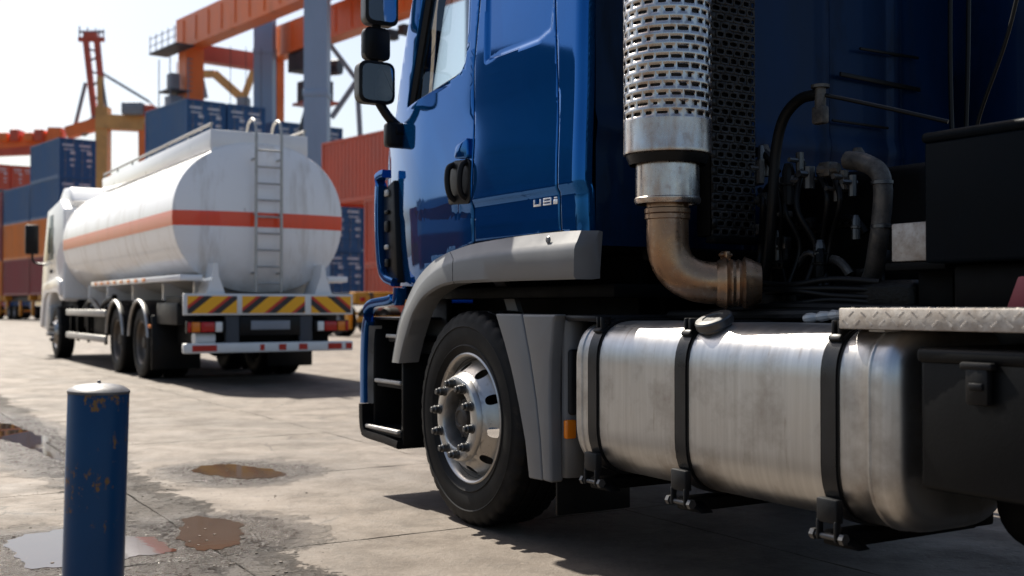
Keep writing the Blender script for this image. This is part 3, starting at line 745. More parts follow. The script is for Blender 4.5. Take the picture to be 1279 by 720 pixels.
# door handle set into the door, badge letters
hA, hB = SK(561.5, 256), SK(589, 199); hT = SK(586, 172)
hu0, hz0, hu1, hz1 = hA[0], hA[1], hB[0], hB[1]; fv = FS((hu0+hu1)/2, (hz0+hz1)/2)
hn = B(); hn.prism(rounded([(hu0, hz0), (hu0-.012, hz1-.03), (hu0-.06, hz1+.012), (hu1, hz1), (hu1, hz0-.012)], .03), fv-.012, fv+.007, .004); ho = hn.obj('handle_plate', 'black', door)
for f0, f1 in ((.30, .24), (.80, .84)):
    ua, ub = hu0+(hu1-hu0)*f0, hu0+(hu1-hu0)*f1
    h = B(); h.tube(smoothpath([(ua, fv-.005, hz0+.015), (ua, fv+.030, hz0+.04), ((ua+ub)/2, fv+.042, (hz0+hz1)/2), (ub, fv+.032, hz1-.03), (ub, fv-.004, hz1-.005)], 6), .015, 10); h.obj('handle', 'darkgrey', door)
hc = B(); hc.prism(rounded([(hu0-.085, hz1+.018), (hu0-.10, hT[1]-.03), (hu1+.01, hT[1]), (hu1+.004, hz1+.006)], .02), fv-.01, fv+.018, .006); hc.obj('handle_cap', 'blue', door)
bd_z = SK(685, 252)[1]
for k, (px0, px1) in enumerate(((668, 677), (680, 690), (693, 698))):
    u0, u1 = SK(px0, 252)[0], SK(px1, 252)[0]; fv = FS((u0+u1)/2, bd_z); b = B()
    if k == 0:
        b.box((u1, fv, bd_z-.016), (u0, fv+.006, bd_z-.006), .002); b.box((u0-.009, fv, bd_z-.010), (u0, fv+.006, bd_z+.016), .002); b.box((u1, fv, bd_z-.010), (u1+.009, fv+.006, bd_z+.016), .002)
    elif k == 1:
        for zz in (-.016, -.003, .010): b.box((u1, fv, bd_z+zz), (u0, fv+.006, bd_z+zz+.007), .002)
        b.box((u0-.008, fv, bd_z-.013), (u0, fv+.0055, bd_z+.014), .002); b.box((u1, fv, bd_z-.013), (u1+.008, fv+.0055, bd_z+.014), .002)
    else:
        b.box((u1, fv, bd_z-.016), (u0, fv+.006, bd_z+.006), .002); b.box((u1+.004, fv, bd_z+.009), (u0-.004, fv+.0055, bd_z+.016), .002)
    b.obj('badge_letter', 'chrome', T)

# grey wheel-arch flare in two pieces
Tp = sp([(489.5, 453), (493.5, 428), (499, 399), (510, 371), (523, 346), (542, 326), (562, 314.5), (593, 304.5), (651, 295), (701, 289.5), (726, 288)], -.02)
Cp = sp([(491.5, 453), (495.5, 428), (502, 400), (513.5, 374.5), (527, 352), (546.5, 334.5), (566, 325), (595, 319.5), (645, 313), (700, 308), (718, 306)], .03)
Bp = sp([(499.5, 454), (505, 430), (514.5, 398), (521, 384), (530, 371.5), (547.5, 359.5), (566, 354.3), (595, 353), (647, 351), (700, 349.6), (717, 349)], .03)
def dens(P, i0, i1, n=5): return smoothpath([(p[0], 0, p[1]) for p in P[i0:i1+1]], n)
def flare(name, i0, i1, tip, trim0=0, trim1=0):
    t, c, b = dens(Tp, i0, i1), dens(Cp, i0, i1), dens(Bp, i0, i1)
    secs = []
    for k in range(len(t)):
        a, m_, z_ = t[k], c[k], b[k]
        q1 = m_.lerp(a, .22); q2 = m_.lerp(b[k], .14)
        q3 = z_.lerp(m_, .10)
        secs.append([(a.x, -.075, a.z-.004), (a.x, -.022, a.z), (q1.x, .014, q1.z), (m_.x, .026, m_.z), (q2.x, .031, q2.z), (q3.x, .031, q3.z), (z_.x, .020, z_.z), (z_.x, -.085, z_.z+.004), (z_.x, -.085, z_.z+.03)])
    if tip:
        L = secs[-1]; tipu = SP(731, 320)[0]; top = SP(743, 288)[0]
        e = [(p[0]+(-.030 if j < 3 else -.018), p[1]-.07, p[2]) for j, p in enumerate(L)]; e[0] = (e[0][0], -.11, e[0][2]); e[7] = (e[7][0], -.09, e[7][2]); e[8] = (e[8][0], -.09, e[8][2])
        secs.append(e)
    if trim0: secs[0] = [(p[0]-trim0, p[1], p[2]) for p in secs[0]]
    if trim1: secs[-1] = [(p[0]+trim1, p[1], p[2]) for p in secs[-1]]
    fb = B(); fb.loft(secs, close=True); return fb.obj(name, 'grey', T, smooth=40)
flare('wheel_arch', 0, 6, False, 0, .004)
flare('side_skirt', 6, 10, True, .002)
fb = B(); u_, z_ = SP(688, 300, 0); fb.lathe([(.0001, .008), (.012, .007), (.018, .0)], 16, (u_-.0, .010, z_)); fb.obj('skirt_bolt', 'grey', T)

# mudguard piece behind the wheel, with a seam, side marker, mud flap and strut
mg_l = sp([(621, 392), (632, 428), (641, 462), (650, 505), (658, 550), (663, 597)])
mg_m = sp([(654, 392.5), (656, 402), (664, 446), (672, 500), (677, 550), (680, 600)])
mg_r = sp([(697, 393), (694, 400), (690, 450), (689, 500), (690, 550), (691, 603)])
o1 = mg_l+[(p[0]+.0012, p[1]) for p in reversed(mg_m)]; o2 = [(p[0]-.0012, p[1]) for p in mg_m]+list(reversed(mg_r))
for nm, ol, rr in (('mudguard_edge', o1, .009), ('mudguard', o2, .012)):
    b = B(); b.prism(ol, .01, -.055, rr, 4); b.obj(nm, 'grey', T, smooth=50)
b = B(); b.box((SP(697, 393)[0]-.005, -.03, 1.0), (SP(697, 393)[0]-.24, -.46, 1.028), .012); b.box((-.775, -.42, .32), (-.785, -.15, 1.01), .004); b.obj('mudguard_shelf', 'darkgrey', T)  # rear plate in dark plastic puts the guard's rear-face shade into the colour
b = B(); b.loft([[(u_, v_, z_) for z_ in (.33, .6, .9, .99, 1.02)] for u_, v_ in ((-.755, -.045), (-.778, -.055), (-.790, -.09), (-.792, -.16))], caps=False); solid(b.obj('mudguard_return', 'grey', T, smooth=60), .006)
b = B(); b.box((-.812, -.085, .50), (-.783, -.033, .58), .008, 3); b.obj('side_marker', 'orange_lens', T)
b = B(); b.box((-.815, -.11, .60), (-.785, -.05, .88), .02, 3); b.obj('marker_bracket', 'darkgrey', T)
b = B(); b.box((-.742, -.42, .165), (-.728, -.03, .36), .006); b.obj('mud_flap', 'hose', T)
b = B()
s0, s1 = SP(627, 352, -.30), SP(646, 392, -.30)
b.loft([[(s[0]+w, -.28, s[1]), (s[0]-w, -.28, s[1]), (s[0]-w, -.31, s[1]), (s[0]+w, -.31, s[1])] for s, w in ((s0, .055), (((s0[0]*.45+s1[0]*.55)-.02, (s0[1]+s1[1])/2), .052), (s1, .05))], True); b.obj('arch_strut', 'grey', T)
b = B(); b.box((-.75, -.52, .62), (.80, -.46, 1.30), .02); b.box((-.95, -2.0, 1.10), (.95, -.18, 1.16), .01); b.obj('arch_liner', 'frame', T)

# front wheels and axle
put_wheel(T, WF, .025, .005, 1, spin=.12); put_wheel(T, WF, 0, -TW, -1)
b = B(); b.box((-.06, -2.1, .45), (.06, -.30, .58), .03); b.obj('front_axle', 'frame', T)

# entry steps, bumper corner, corner air deflector
rcs = B(); rcs.box((.80, -.34, .30), (1.30, -.30, 1.12), .01); rcs.box((.79, -.30, .30), (.812, -.03, .80), .008); rcs.obj('step_recess', 'black', T)
for nm, (ua, ub, z, dv) in zip(('step',)*3, ((.80, 1.08, .895, -.055), (.82, 1.17, .640, -.025), (.80, 1.24, .375, .0))):
    b = B(); b.box((ua, -.30, z-.035), (ub, dv-.02, z), .008, 2); so = b.obj('step', 'darkgrey', T)
    b = B(); b.box((ua+.005, dv-.03, z-.012), (ub-.005, dv, z+.010), .006, 3); b.obj('step_nosing', 'galv', so)
ol = [(.865, 1.165), (.87, 1.12), (.895, 1.085), (.96, 1.068), (1.10, 1.058), (1.20, 1.045), (1.265, 1.005), (1.30, .93), (1.315, .80), (1.318, .62), (1.316, .50)]
def shell(name, ol, th, v0, v1, mat, taper=.0):
    P = [p for p in smoothpath([(x, 0, z) for x, z in ol], 5)]; secs = []
    for i, p in enumerate(P):
        t = (P[min(i+1, len(P)-1)]-P[max(i-1, 0)]).normalized(); nn = Vector((-t.z, 0, t.x)); nn = -nn if nn.x*0.6-0*nn.z+(-nn.z)*.6 > 0 else nn
        q = p+nn*th; qi = p+nn*th
        secs.append([(p.x, v0-.012, p.z), (p.x+nn.x*.004, v0-.003, p.z+nn.z*.004), (p.x+nn.x*.012, v0, p.z+nn.z*.012), (q.x, v0-.006, q.z), (q.x, v1, q.z), (p.x, v1, p.z)])
    b = B(); b.loft(secs, True); return b.obj(name, mat, T, smooth=45)
shell('bumper_corner', ol, .050, .0, -.06, 'blue')
b = B(); b.box((1.225, -.31, .33), (1.252, -.055, 1.0), .006); b.box((.86, -.31, .985), (1.24, -.055, 1.0), .004); b.obj('step_liner', 'black', T)
shell('bumper_trim', [(1.235, .95), (1.250, .80), (1.254, .62), (1.250, .50)], .012, -.02, -.10, 'galv')
shell('bumper_corner_base', [(1.322, .495), (1.318, .40), (1.295, .335), (1.24, .305), (1.0, .296), (.80, .284)], .045, .006, -.30, 'black')
b = B(); rows = [[(1.02+.30*max(0, 1-((v+TW/2)/(TW/2))**4)**.5, v, z) for v in [-.28-(TW-.34)*k/20 for k in range(21)]] for z in (.30, .6, 1.05, 1.14)]
b.loft(rows, caps=False); solid(b.obj('front_bumper', 'blue', T), .04)
b = B(); b.box((.78, -2.2, .42), (1.2, -.36, 1.08), .03); b.obj('bumper_core', 'frame', T)
cd = [SP(*p) for p in ((475, 221.5), (469.5, 224), (465.5, 233), (465, 284), (468, 332), (474.5, 351), (486, 358))]
shell('corner_deflector', cd, .045, -.010, -.07, 'blue')
b = B(); b.prism([(.90, 1.19), (1.03, 1.22), (1.085, 1.45), (1.09, 1.72), (.95, 1.77)], -.045, -.22, .01); co = b.obj('deflector_grille', 'black', T)
for k in range(5):
    z = 1.28+.10*k; b = B(); b.box((1.0, -.048, z), (1.05, -.030, z+(.05, .03, .065, .025, .04)[k]), .010, 2); b.obj('louvre', 'galv' if k in (1, 4) else 'black', co)

# mirrors: three housings on one arm
def mirror(px0, px1, py0, py1, u, depth, glass, nm):
    (v0, z1), (v1, z0) = RP(px0, py0, u), RP(px1, py1, u); va, vb = max(v0, v1), min(v0, v1)
    b = B(); out = rounded([(va, z0), (va, z1), (vb, z1), (vb, z0)], min(va-vb, z1-z0)*.24)
    secs = []
    for du, sc in ((0, .93), (.006, 1.0), (depth*.6, .98), (depth, .72)):
        cy, cz = (va+vb)/2, (z0+z1)/2
        secs.append([(u+du, cy+(y-cy)*sc, cz+(z-cz)*sc) for y, z in out])
    b.loft(secs, True); h = b.obj(nm, 'black', T, smooth=45)
    if glass:
        b = B(); cy, cz = (va+vb)/2, (z0+z1)/2
        b.loft([[(u-.0015, cy+(y-cy)*.84, cz+(z-cz)*.86) for y, z in out], [(u+.004, cy+(y-cy)*.84, cz+(z-cz)*.86) for y, z in out]], True); go = b.obj('mirror_glass', 'mirror', h)
    return (va+vb)/2, (z0+z1)/2
UM = .88
m1 = mirror(449, 494, 73, 131, UM, .13, True, 'mirror_housing')
m2 = mirror(456, 488, 31, 76, UM+.02, .10, False, 'mirror_housing')
m3 = mirror(457, 498, -42, 33, UM, .13, True, 'mirror_housing')
(bv, bz), (bv2, bz2) = RP(505, 150, .86), RP(505, 185, .86)
b = B(); b.tube(smoothpath([(UM+.05, m3[0], m3[1]), (UM+.06, m2[0], m2[1]), (UM+.05, m1[0], m1[1]-.02), (UM+.03, m1[0]-.07, m1[1]-.17), (UM+.02, m1[0]-.17, m1[1]-.26), (UM, -.02, bz-.06)], 6), .026, 12)
b.obj('mirror_arm', 'black', T)
b = B(); b.box((.87, -.10, bz2+.005), (.945, .025, bz-.01), .022, 3); b.obj('mirror_base', 'black', T)

# fuel tank
def tank_sec(r_scale=1.0):
    z0, z1, v0, v1 = .385, 1.005, .0, -.56
    pts = rounded([(v0, z0), (v0, z1), (v1, z1), (v1, z0)], [.20, .17, .17, .20], 10)
    cy, cz = (v0+v1)/2, (z0+z1)/2
    return [(cy+(y-cy)*r_scale, cz+(z-cz)*r_scale) for y, z in pts], (cy, cz)
def inset_sec(d):
    pts, (cy, cz) = tank_sec(); hw, hh = .28, .31
    return [(cy+(y-cy)*(hw-d)/hw, cz+(z-cz)*(hh-d)/hh) for y, z in pts]
UA, UB = -.895, -2.575
tb = B(); secs = []
def endround(u, sgn, R_=.055, n=7):
    out = []
    for k in range(n+1):
        t = math.pi/2*k/n; out.append((u+sgn*(R_-R_*math.sin(t)), R_*(1-math.cos(t))))
    return out
ends = endround(UA, -1)
seq = [(u, d) for u, d in reversed(ends)]                     # from flat end outwards
seq = [(UA, .055), (UA, .035)]+[(UA-.055*(1-math.sin(t)) if False else UA-.055*(1-math.cos(t)), .055*(1-math.sin(t))*1.0) for t in [math.pi/2*k/7 for k in range(1, 8)]]
prof = [(UA, .10)]+[(UA-.055*(1-math.cos(t)), .055*(1-math.sin(t))) for t in [math.pi/2*k/7 for k in range(8)]]
prof += [(UA-.072, 0), (UA-.076, -.0042), (UA-.081, -.0042), (UA-.085, 0)]
n = 26
prof += [(UA-.085+(UB+.105-UA+.085)*k/n, 0) for k in range(1, n)]
prof += [(UB+.105, 0), (UB+.100, -.0042), (UB+.094, -.0042), (UB+.090, 0)]
prof += [(UB+.055*(1-math.cos(t)), .055*(1-math.sin(t))) for t in reversed([math.pi/2*k/7 for k in range(8)])]+[(UB, .10)]
tb.loft([[(u, y, z) for y, z in inset_sec(d)] for u, d in prof], True)
tank = tb.obj('fuel_tank', 'steel', T, smooth=45)
b = B(); cu, cv, cz = -1.700, -.095, .972
tilt = Matrix.Translation((cu, cv, cz)) @ Matrix.Rotation(R(-24), 4, 'X')
b.lathe([(.052, -.03), (.052, .012), (.058, .016), (.058, .022), (.066, .024), (.070, .030), (.070, .052), (.066, .058), (.040, .060), (.038, .056), (.0001, .056)], 36, axis='z')
cb = b; bmesh.ops.transform(cb.bm, matrix=tilt, verts=cb.bm.verts[:]); cb.obj('fuel_cap', 'nut', tank)
def strap_sec(d): return inset_sec(-d)
for us in (-1.058, -1.612, -2.325):
    P = inset_sec(-.006); Pi = inset_sec(.004)
    # choose the run from under the tank, up its outer face and over the top
    b = B(); rb = B(); N = len(P)
    hw = .029
    for bb, w, off, mt in ((b, hw, .007, 0), (rb, hw+.009, .002, 1)):
        Q = inset_sec(-off-.001); Qi = inset_sec(.003)
        secs = [[(us-w, y, z) for y, z in Qi], [(us-w, y, z) for y, z in Q], [(us+w, y, z) for y, z in Q], [(us+w, y, z) for y, z in Qi]]
        bb.loft(secs, True, caps=False)
    so = b.obj('tank_strap', 'strap', tank, smooth=40); rb.obj('strap_rubber', 'hose', so, smooth=40)
    b = B(); b.box((us-.042, -.012, .40), (us+.042, .020, .475), .006, 2); b.box((us-.042, -.002, .345), (us-.030, .022, .41), .005); b.box((us+.030, -.002, .345), (us+.042, .022, .41), .005); b.obj('strap_clamp', 'darkgrey', so)
    b = B(); b.cyl((us-.062, .008, .358), (us+.062, .008, .358), .010, 12); b.cyl((us-.068, .008, .358), (us-.052, .008, .358), .018, 6); b.cyl((us+.052, .008, .358), (us+.068, .008, .358), .018, 6); b.obj('clamp_bolt', 'nut', so)
    b = B(); b.prism([(us-.11, .33), (us-.04, .365), (us+.02, .365), (us+.02, .33)], .0, -.06, .006); b.box((us-.045, -.64, .325), (us+.045, -.01, .372), .01); b.box((us-.05, -.72, .33), (us+.05, -.62, 1.0), .01); b.obj('tank_bracket', 'frame', so)
    b = B(); b.box((us-.020, -.075, .965), (us-.006, -.025, 1.022), .005, 2); b.box((us+.006, -.075, .965), (us+.020, -.025, 1.022), .005, 2); b.cyl((us-.028, -.05, 1.0), (us+.028, -.05, 1.0), .009, 8); b.box((us-.026, -.07, .945), (us+.026, -.012, .967), .006, 2, Matrix.Rotation(R(35), 4, 'X')); b.obj('strap_tensioner', 'black', so)

# chassis, engine mass, rear axles
for v in (-.78, -1.67):
    b = B(); b.box((-5.2, v-.04, .72), (1.0, v+.04, 1.00), .012); b.obj('chassis_rail', 'frame', T)
for u in (-1.2, -2.3, -3.3, -4.4, -5.1):
    b = B(); b.box((u-.06, -1.63, .74), (u+.06, -.82, .96), .02); b.obj('crossmember', 'frame', T)
b = B(); b.box((-.6, -1.75, .55), (.85, -.70, 1.28), .06, 3); b.box((-1.9, -1.55, .50), (-.6, -.90, 1.12), .08, 3); b.obj('engine', 'oily', T)
b = B(); b.box((-1.95, -1.95, 1.02), (-1.08, -.92, 1.62), .05, 3); b.box((-2.60, -2.30, 1.0), (-1.95, -1.1, 1.55), .04); b.obj('air_filter_housing', 'frame', T)
for u in (-3.75,):
    for side, y in ((1, 0), (-1, -TW)):
        put_wheel(T, WR, u, y, side); put_wheel(T, WR, u, y-side*.34, side, False)
    b = B(); b.cyl((u, -2.3, .52), (u, -.2, .52), .09, 16); b.lathe([(.0001, -.22), (.14, -.20), (.22, -.08), (.22, .08), (.14, .20), (.0001, .22)], 24, (u, -TW/2, .52)); b.obj('rear_axle', 'frame', T)
b = B(); b.lathe([(.0001, .03), (.42, .03), (.45, .0), (.42, -.06), (.0001, -.06)], 40, (-3.6, -TW/2, 1.12), 'z'); b.obj('fifth_wheel', 'oily', T)
b = B(); b.box((-3.9, -1.7, 1.0), (-3.3, -.75, 1.06), .01); b.obj('fifth_wheel_mount', 'frame', T)
b = B(); b.tube([(-2.74, -.72, .475), (-2.74, -.68, .475), (-2.74, -.40, .475), (-2.74, -.36, .475)], [.06, .125, .125, .06], 24); b.obj('air_tank', 'frame', T)

# battery box and tread-plate deck behind the tank
bu0 = SP(1148, 500, -.02)[0]
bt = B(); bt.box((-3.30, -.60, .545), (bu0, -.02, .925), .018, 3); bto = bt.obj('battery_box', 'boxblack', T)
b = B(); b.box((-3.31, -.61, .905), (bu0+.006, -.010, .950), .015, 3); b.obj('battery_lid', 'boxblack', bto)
uu = SP(1222, 465, .0)[0]
b = B(); b.box((uu-.035, -.015, .80), (uu+.035, .012, .905), .008, 2); b.box((uu-.05, -.012, .895), (uu+.05, .016, .915), .006, 2); b.box((uu-.025, .008, .84), (uu+.02, .022, .86), .005, 2); b.obj('latch', 'black', bto)
pu = SP(1048, 400, .0)[0]
b = B(); b.box((-3.45, -.70, .997), (pu, .0, 1.060), .004, 2)
po = b.obj('deck_plate', 'tread', T)
b = B()
for iu in range(22):
    for iz in range(2):
        cx = pu-.025-iu*.047-(iz % 2)*.0235; cz = 1.016+iz*.026
        b.box((cx-.013, -.001, cz-.0035), (cx+.013, .0012, cz+.0035), .0006, 1, Matrix.Rotation(R(38 if (iu+iz) % 2 else -38), 4, 'Y'))
dm = b.obj('tread_lug', 'tread', po); dm['kind'] = 'stuff'
b = B()
for iu in range(22):
    for iv in range(12):
        cx = pu-.03-iu*.047; cy = -.03-iv*.055-(iu % 2)*.0275
        b.box((cx-.015, cy-.004, 1.059), (cx+.015, cy+.004, 1.0625), .001, 1, Matrix.Rotation(R(45 if (iu+iv) % 2 else -45), 4, 'Z'))
dm = b.obj('tread_lug', 'tread', po); dm['kind'] = 'stuff'
b = B(); b.box((-2.52, -.66, .99), (-2.46, -.02, .996), .002); b.box((-3.4, -.72, .90), (-2.35, -.68, 1.0), .006); b.obj('deck_support', 'galv', T)
# folded rag / cable run on the top of the tank
b = B(); b.tube(smoothpath([(-1.05, -.40, 1.025), (-1.4, -.44, 1.03), (-1.75, -.42, 1.035), (-2.05, -.46, 1.04), (-2.45, -.44, 1.02)], 8), .022, 10); b.obj('air_hose', 'hose', T)
b = B(); b.tube(smoothpath([(-1.86, -.36, 1.02), (-1.98, -.40, 1.035), (-2.1, -.37, 1.038), (-2.22, -.40, 1.035), (-2.36, -.37, 1.03)], 8), [.012+.008*abs(math.sin(k*1.1)) for k in range(33)], 10); b.obj('wrapped_hose', 'galv', T)
b = B(); b.tube(smoothpath([(-1.0, -.52, 1.02), (-1.6, -.5, 1.06), (-2.3, -.53, 1.05)], 8), .018, 8); b.obj('air_hose', 'hose', T)

# exhaust stack
EU, EV = -1.305, -.182
ex = link('exhaust_stack', B().lathe([(.150, 1.62), (.166, 1.66), (.166, 3.15), (.12, 3.22), (.0001, 3.22)], 40, (EU, EV, 0), 'z').mesh('exhaust_stack'), 'black', T)
shb = B(); RS = .1725; NCOL = 20; z = 1.785; row = 0; dz = .0355
shb.lathe([(.165, 1.655), (RS, 1.66), (RS+.001, 1.668), (RS, 1.675), (RS, z)], 80, (EU, EV, 0), 'z')
rnd = random.Random(3)
while z < 3.02:
    for k in range(NCOL):
        st = 2*math.pi/NCOL; s0 = k*st+(st/2 if row % 2 else 0)
        shb.holecell(lambda s, t: (EU+RS*math.cos(s), EV+RS*math.sin(s), t), s0, s0+st, z, z+dz, st*rnd.choice((.16, .24, .30, .36, .40, .44))*rnd.uniform(.92, 1.0), dz*rnd.uniform(.14, .21), 16, 6)
    z += dz; row += 1
shb.lathe([(RS, z), (RS, z+.1), (RS-.03, z+.14)], 80, (EU, EV, 0), 'z')
so = shb.obj('heat_shield', 'shield', ex, smooth=40); solid(so, .0035)
b = B(); b.lathe([(.118, 1.475), (.124, 1.470), (.127, 1.478), (.127, 1.486), (.122, 1.490), (.121, 1.63), (.125, 1.635), (.125, 1.66), (.15, 1.665)], 48, (EU, EV, 0), 'z'); solid(b.obj('exhaust_collar', 'shield', ex), .004)
RPI = .083
pth = [Vector((EU, EV, 1.50)), Vector((EU, EV, 1.44)), Vector((EU, EV, 1.36))]
end = Vector((-1.56, -.50, 1.155)); bend = Vector((EU, EV, 1.155))
dirn = (end-bend).normalized()
pth += arc((EU, EV, 1.33), bend, bend+dirn*.19, 10)
pth += [bend+dirn*.22]
b = B(); b.tube(pth, RPI, 28); po = b.obj('exhaust_elbow', 'pipe', ex, smooth=50)
b = B(); b.lathe([(RPI+.001, 1.405), (RPI+.006, 1.408), (RPI+.006, 1.425), (RPI+.002, 1.428), (RPI+.007, 1.431), (RPI+.007, 1.448), (RPI+.001, 1.452)], 40, (EU, EV, 0), 'z'); b.obj('pipe_band', 'pipe', po)
e0 = bend+dirn*.19; b = B()
pts, rs = [], []
for k in range(13): pts.append(e0+dirn*(.012*k)); rs.append(RPI+.004+(.007 if k % 2 else 0)+(.010 if k in (2, 3, 9, 10) else 0))
b.tube(pts+[e0+dirn*.17], rs+[RPI*.9], 28); b.obj('flexible_joint', 'pipe', po, smooth=50)
b = B(); q = e0+dirn*.035; b.box((q.x-.02, q.y-.012, q.z+.085), (q.x+.02, q.y+.012, q.z+.125), .006); b.cyl(q+Vector((0, -.03, .11)), q+Vector((0, .03, .11)), .007, 8); b.obj('clamp', 'pipe', po)

# black slotted guard next to the stack
gu = -1.215; (ga, gz0), (gb, _) = RP(890, 296, gu), RP(944, 296, gu)
gz0 = RP(915, 296, gu)[1]
gb_ = B(); dz = .036; z = gz0; row = 0; ncol = 5; w = (ga-gb)/ncol
rnd = random.Random(9)
def gmap(s, t): return (gu, s, t)
while z < 3.0:
    off = w/2 if row % 2 else 0
    for k in range(ncol):
        s1 = ga-k*w-off; s0 = s1-w
        if s0 < gb-.001: s0 = gb
        if s1-s0 < .01: continue
        gb_.holecell(lambda s, t: (gu-rnd.uniform(0, .004), s, t), s0, s1, z, z+dz, (s1-s0)*rnd.uniform(.30, .42), dz*rnd.uniform(.20, .30), 8, 5)
    if off: 
        gb_.add([(gu, ga, z), (gu, ga-off, z), (gu, ga-off, z+dz), (gu, ga, z+dz)], [(0, 1, 2, 3)])
    z += dz; row += 1
go = gb_.obj('slotted_guard', 'guard', T, weld=True, smooth=20); solid(go, .006)
b = B(); b.box((gu+.012, gb, gz0), (gu+.10, ga, 3.0), .01); b.obj('guard_backing', 'frame', go)
b = B(); b.box((gu-.03, gb-.01, gz0-.03), (gu+.03, ga+.012, gz0), .008); b.obj('guard_foot', 'frame', go)

# service lines, valves and brackets between cab and chassis
def hose(pts, r, mat='hose', name='hose', n=6): b = B(); b.tube(smoothpath(pts, n), r, 12); return b.obj(name, mat, T)
def A(px, py, v): u, z = SP(px, py, v); return (u, v, z)
hose([A(950, 372, -.70), A(960, 320, -.65), A(965, 260, -.62), A(970, 190, -.62), A(980, 148, -.62), A(1000, 124, -.62), A(1024, 117, -.62)], .022, 'hose', 'air_hose')
hose([A(1024, 117, -.62), A(1060, 124, -.66), A(1120, 137, -.72), A(1186, 152, -.80)], .008, 'hose', 'support_bar')
b = B(); p = Vector(A(1026, 116, -.62)); b.cyl(p+Vector((0, 0, -.06)), p+Vector((0, 0, .02)), .022, 12); b.cyl(p+Vector((0, 0, .02)), p+Vector((0, 0, .032)), .036, 12); b.box(p+Vector((-.03, -.02, -.12)), p+Vector((.03, .02, -.05)), .01); b.obj('valve', 'alloy', T)
hose([A(1060, 200, -.70), A(1080, 203, -.70), A(1098, 214, -.70), A(1104, 235, -.70), A(1102, 270, -.70), A(1098, 302, -.70), A(1090, 345, -.74), A(1075, 372, -.80)], .036, 'alloy', 'coolant_pipe')
for (px, py) in ((1103, 228), (1102, 283)):
    p = Vector(A(px, py, -.70)); b = B(); b.lathe([(.037, -.008), (.041, -.006), (.041, .006), (.037, .008)], 24, p, 'z'); b.obj('pipe_clamp', 'nut', T)
rnd = random.Random(21)
for (px, py, r) in ((992, 226, .022), (1012, 222, .028), (1036, 212, .030), (1055, 225, .022), (1000, 205, .02), (1046, 240, .018), (958, 250, .03), (950, 215, .024), (975, 235, .02), (1066, 232, .02)):
    p = Vector(A(px, py, -.76)); b = B(); h = rnd.uniform(.03, .06)
    if rnd.random() < .5: b.cyl(p+Vector((0, 0, -h)), p+Vector((0, 0, h)), r*.8, 8); b.cyl(p+Vector((0, -.02, h*.3)), p+Vector((0, .06, h*.3)), r*.5, 8)
    else: b.cyl(p+Vector((-h, 0, 0)), p+Vector((h*.6, .02, 0)), r*.7, 10); b.box(p-Vector((r, r, r)), p+Vector((r, r, r)), r*.3)
    b.obj('fitting', 'alloy' if rnd.random() < .6 else 'nut', T)
for k in range(6):
    x0 = 955+k*17; pts = [A(x0+rnd.uniform(-6, 6), 215+rnd.uniform(-12, 25), -.80), A(x0+rnd.uniform(-12, 12), 255+rnd.uniform(-10, 10), -.72), A(x0+rnd.uniform(-14, 14), 310+rnd.uniform(-10, 10), -.78), A(x0+rnd.uniform(-16, 16), 360+rnd.uniform(-6, 6), -.74)]
    hose(pts, rnd.uniform(.007, .014), rnd.choice(('hose', 'hose', 'oily')), 'cable')
for k in range(34):                                   # packed small parts: unions, brackets, banjo fittings
    px, py = rnd.uniform(940, 1108), rnd.uniform(196, 378); vv_ = rnd.uniform(-.92, -.74); p = Vector(A(px, py, vv_)); b = B(); q = rnd.random()
    if q < .35: r = rnd.uniform(.012, .03); h = rnd.uniform(.03, .09); b.tube([p+Vector((0, 0, -h)), p+Vector((0, 0, h*.6)), p+Vector((0, 0, h))], [r, r, r*.6], 10); b.lathe([(r, -.006), (r*1.35, -.004), (r*1.35, .004), (r, .006)], 12, p, 'z')
    elif q < .7: w_ = rnd.uniform(.02, .06); b.box(p-Vector((w_, .02, w_*.5)), p+Vector((w_, .02, w_*.5)), .006, 2); b.cyl(p+Vector((w_*.5, .015, 0)), p+Vector((w_*.5, .032, 0)), .008, 6); b.cyl(p+Vector((-w_*.5, .015, 0)), p+Vector((-w_*.5, .032, 0)), .008, 6)
    else: r = rnd.uniform(.012, .022); b.tube(arc(p+Vector((-.07, 0, -.03)), p+Vector((-.02, .02, .06)), p+Vector((.06, 0, rnd.uniform(-.05, .05))), 6), r, 10)
    b.obj('fitting', rnd.choice(('oily', 'alloy', 'hose', 'nut', 'oily')), T)
for k in range(4):
    y = 352+k*9; hose([A(935+rnd.uniform(0, 10), y, -.6), A(985, y+rnd.uniform(-8, 6), -.55), A(1040, y+rnd.uniform(-6, 6), -.58), A(1100, y+rnd.uniform(-3, 3), -.62)], .012, 'hose', 'cable')
b = B(); b.box((-1.62, -.86, 1.005), (-1.30, -.56, 1.12), .02); b.box((-2.15, -.90, 1.0), (-1.75, -.60, 1.16), .03, 3); b.obj('valve_block', 'oily', T)
hose([A(1191, -90, -1.5), A(1189, 60, -1.5), A(1191, 175, -1.5), A(1195, 260, -1.5)], .010, 'hose', 'brake_line')
hose([A(1290, -80, -1.3), A(1262, 40, -1.3), A(1226, 142, -1.3), A(1214, 200, -1.3)], .008, 'hose', 'support_rod')
hose([A(1214, -90, -1.6), A(1211, 80, -1.6), A(1207, 190, -1.6), A(1205, 260, -1.6)], .010, 'hose', 'brake_line')
for (xa, ya, xb, yb, h_) in ((1050, 92, 1150, 112, .022), (1075, 60, 1148, 72, .014), (1040, 150, 1110, 160, .012)):
    (va, za), (vb, zb) = RP(xa, ya, CU-.03), RP(xb, yb, CU-.03)
    b = B(); b.beam((CU-.034, va, za), (CU-.034, vb, zb), .012, h_, .003); b.obj('trim_strip', 'hose', rwo)
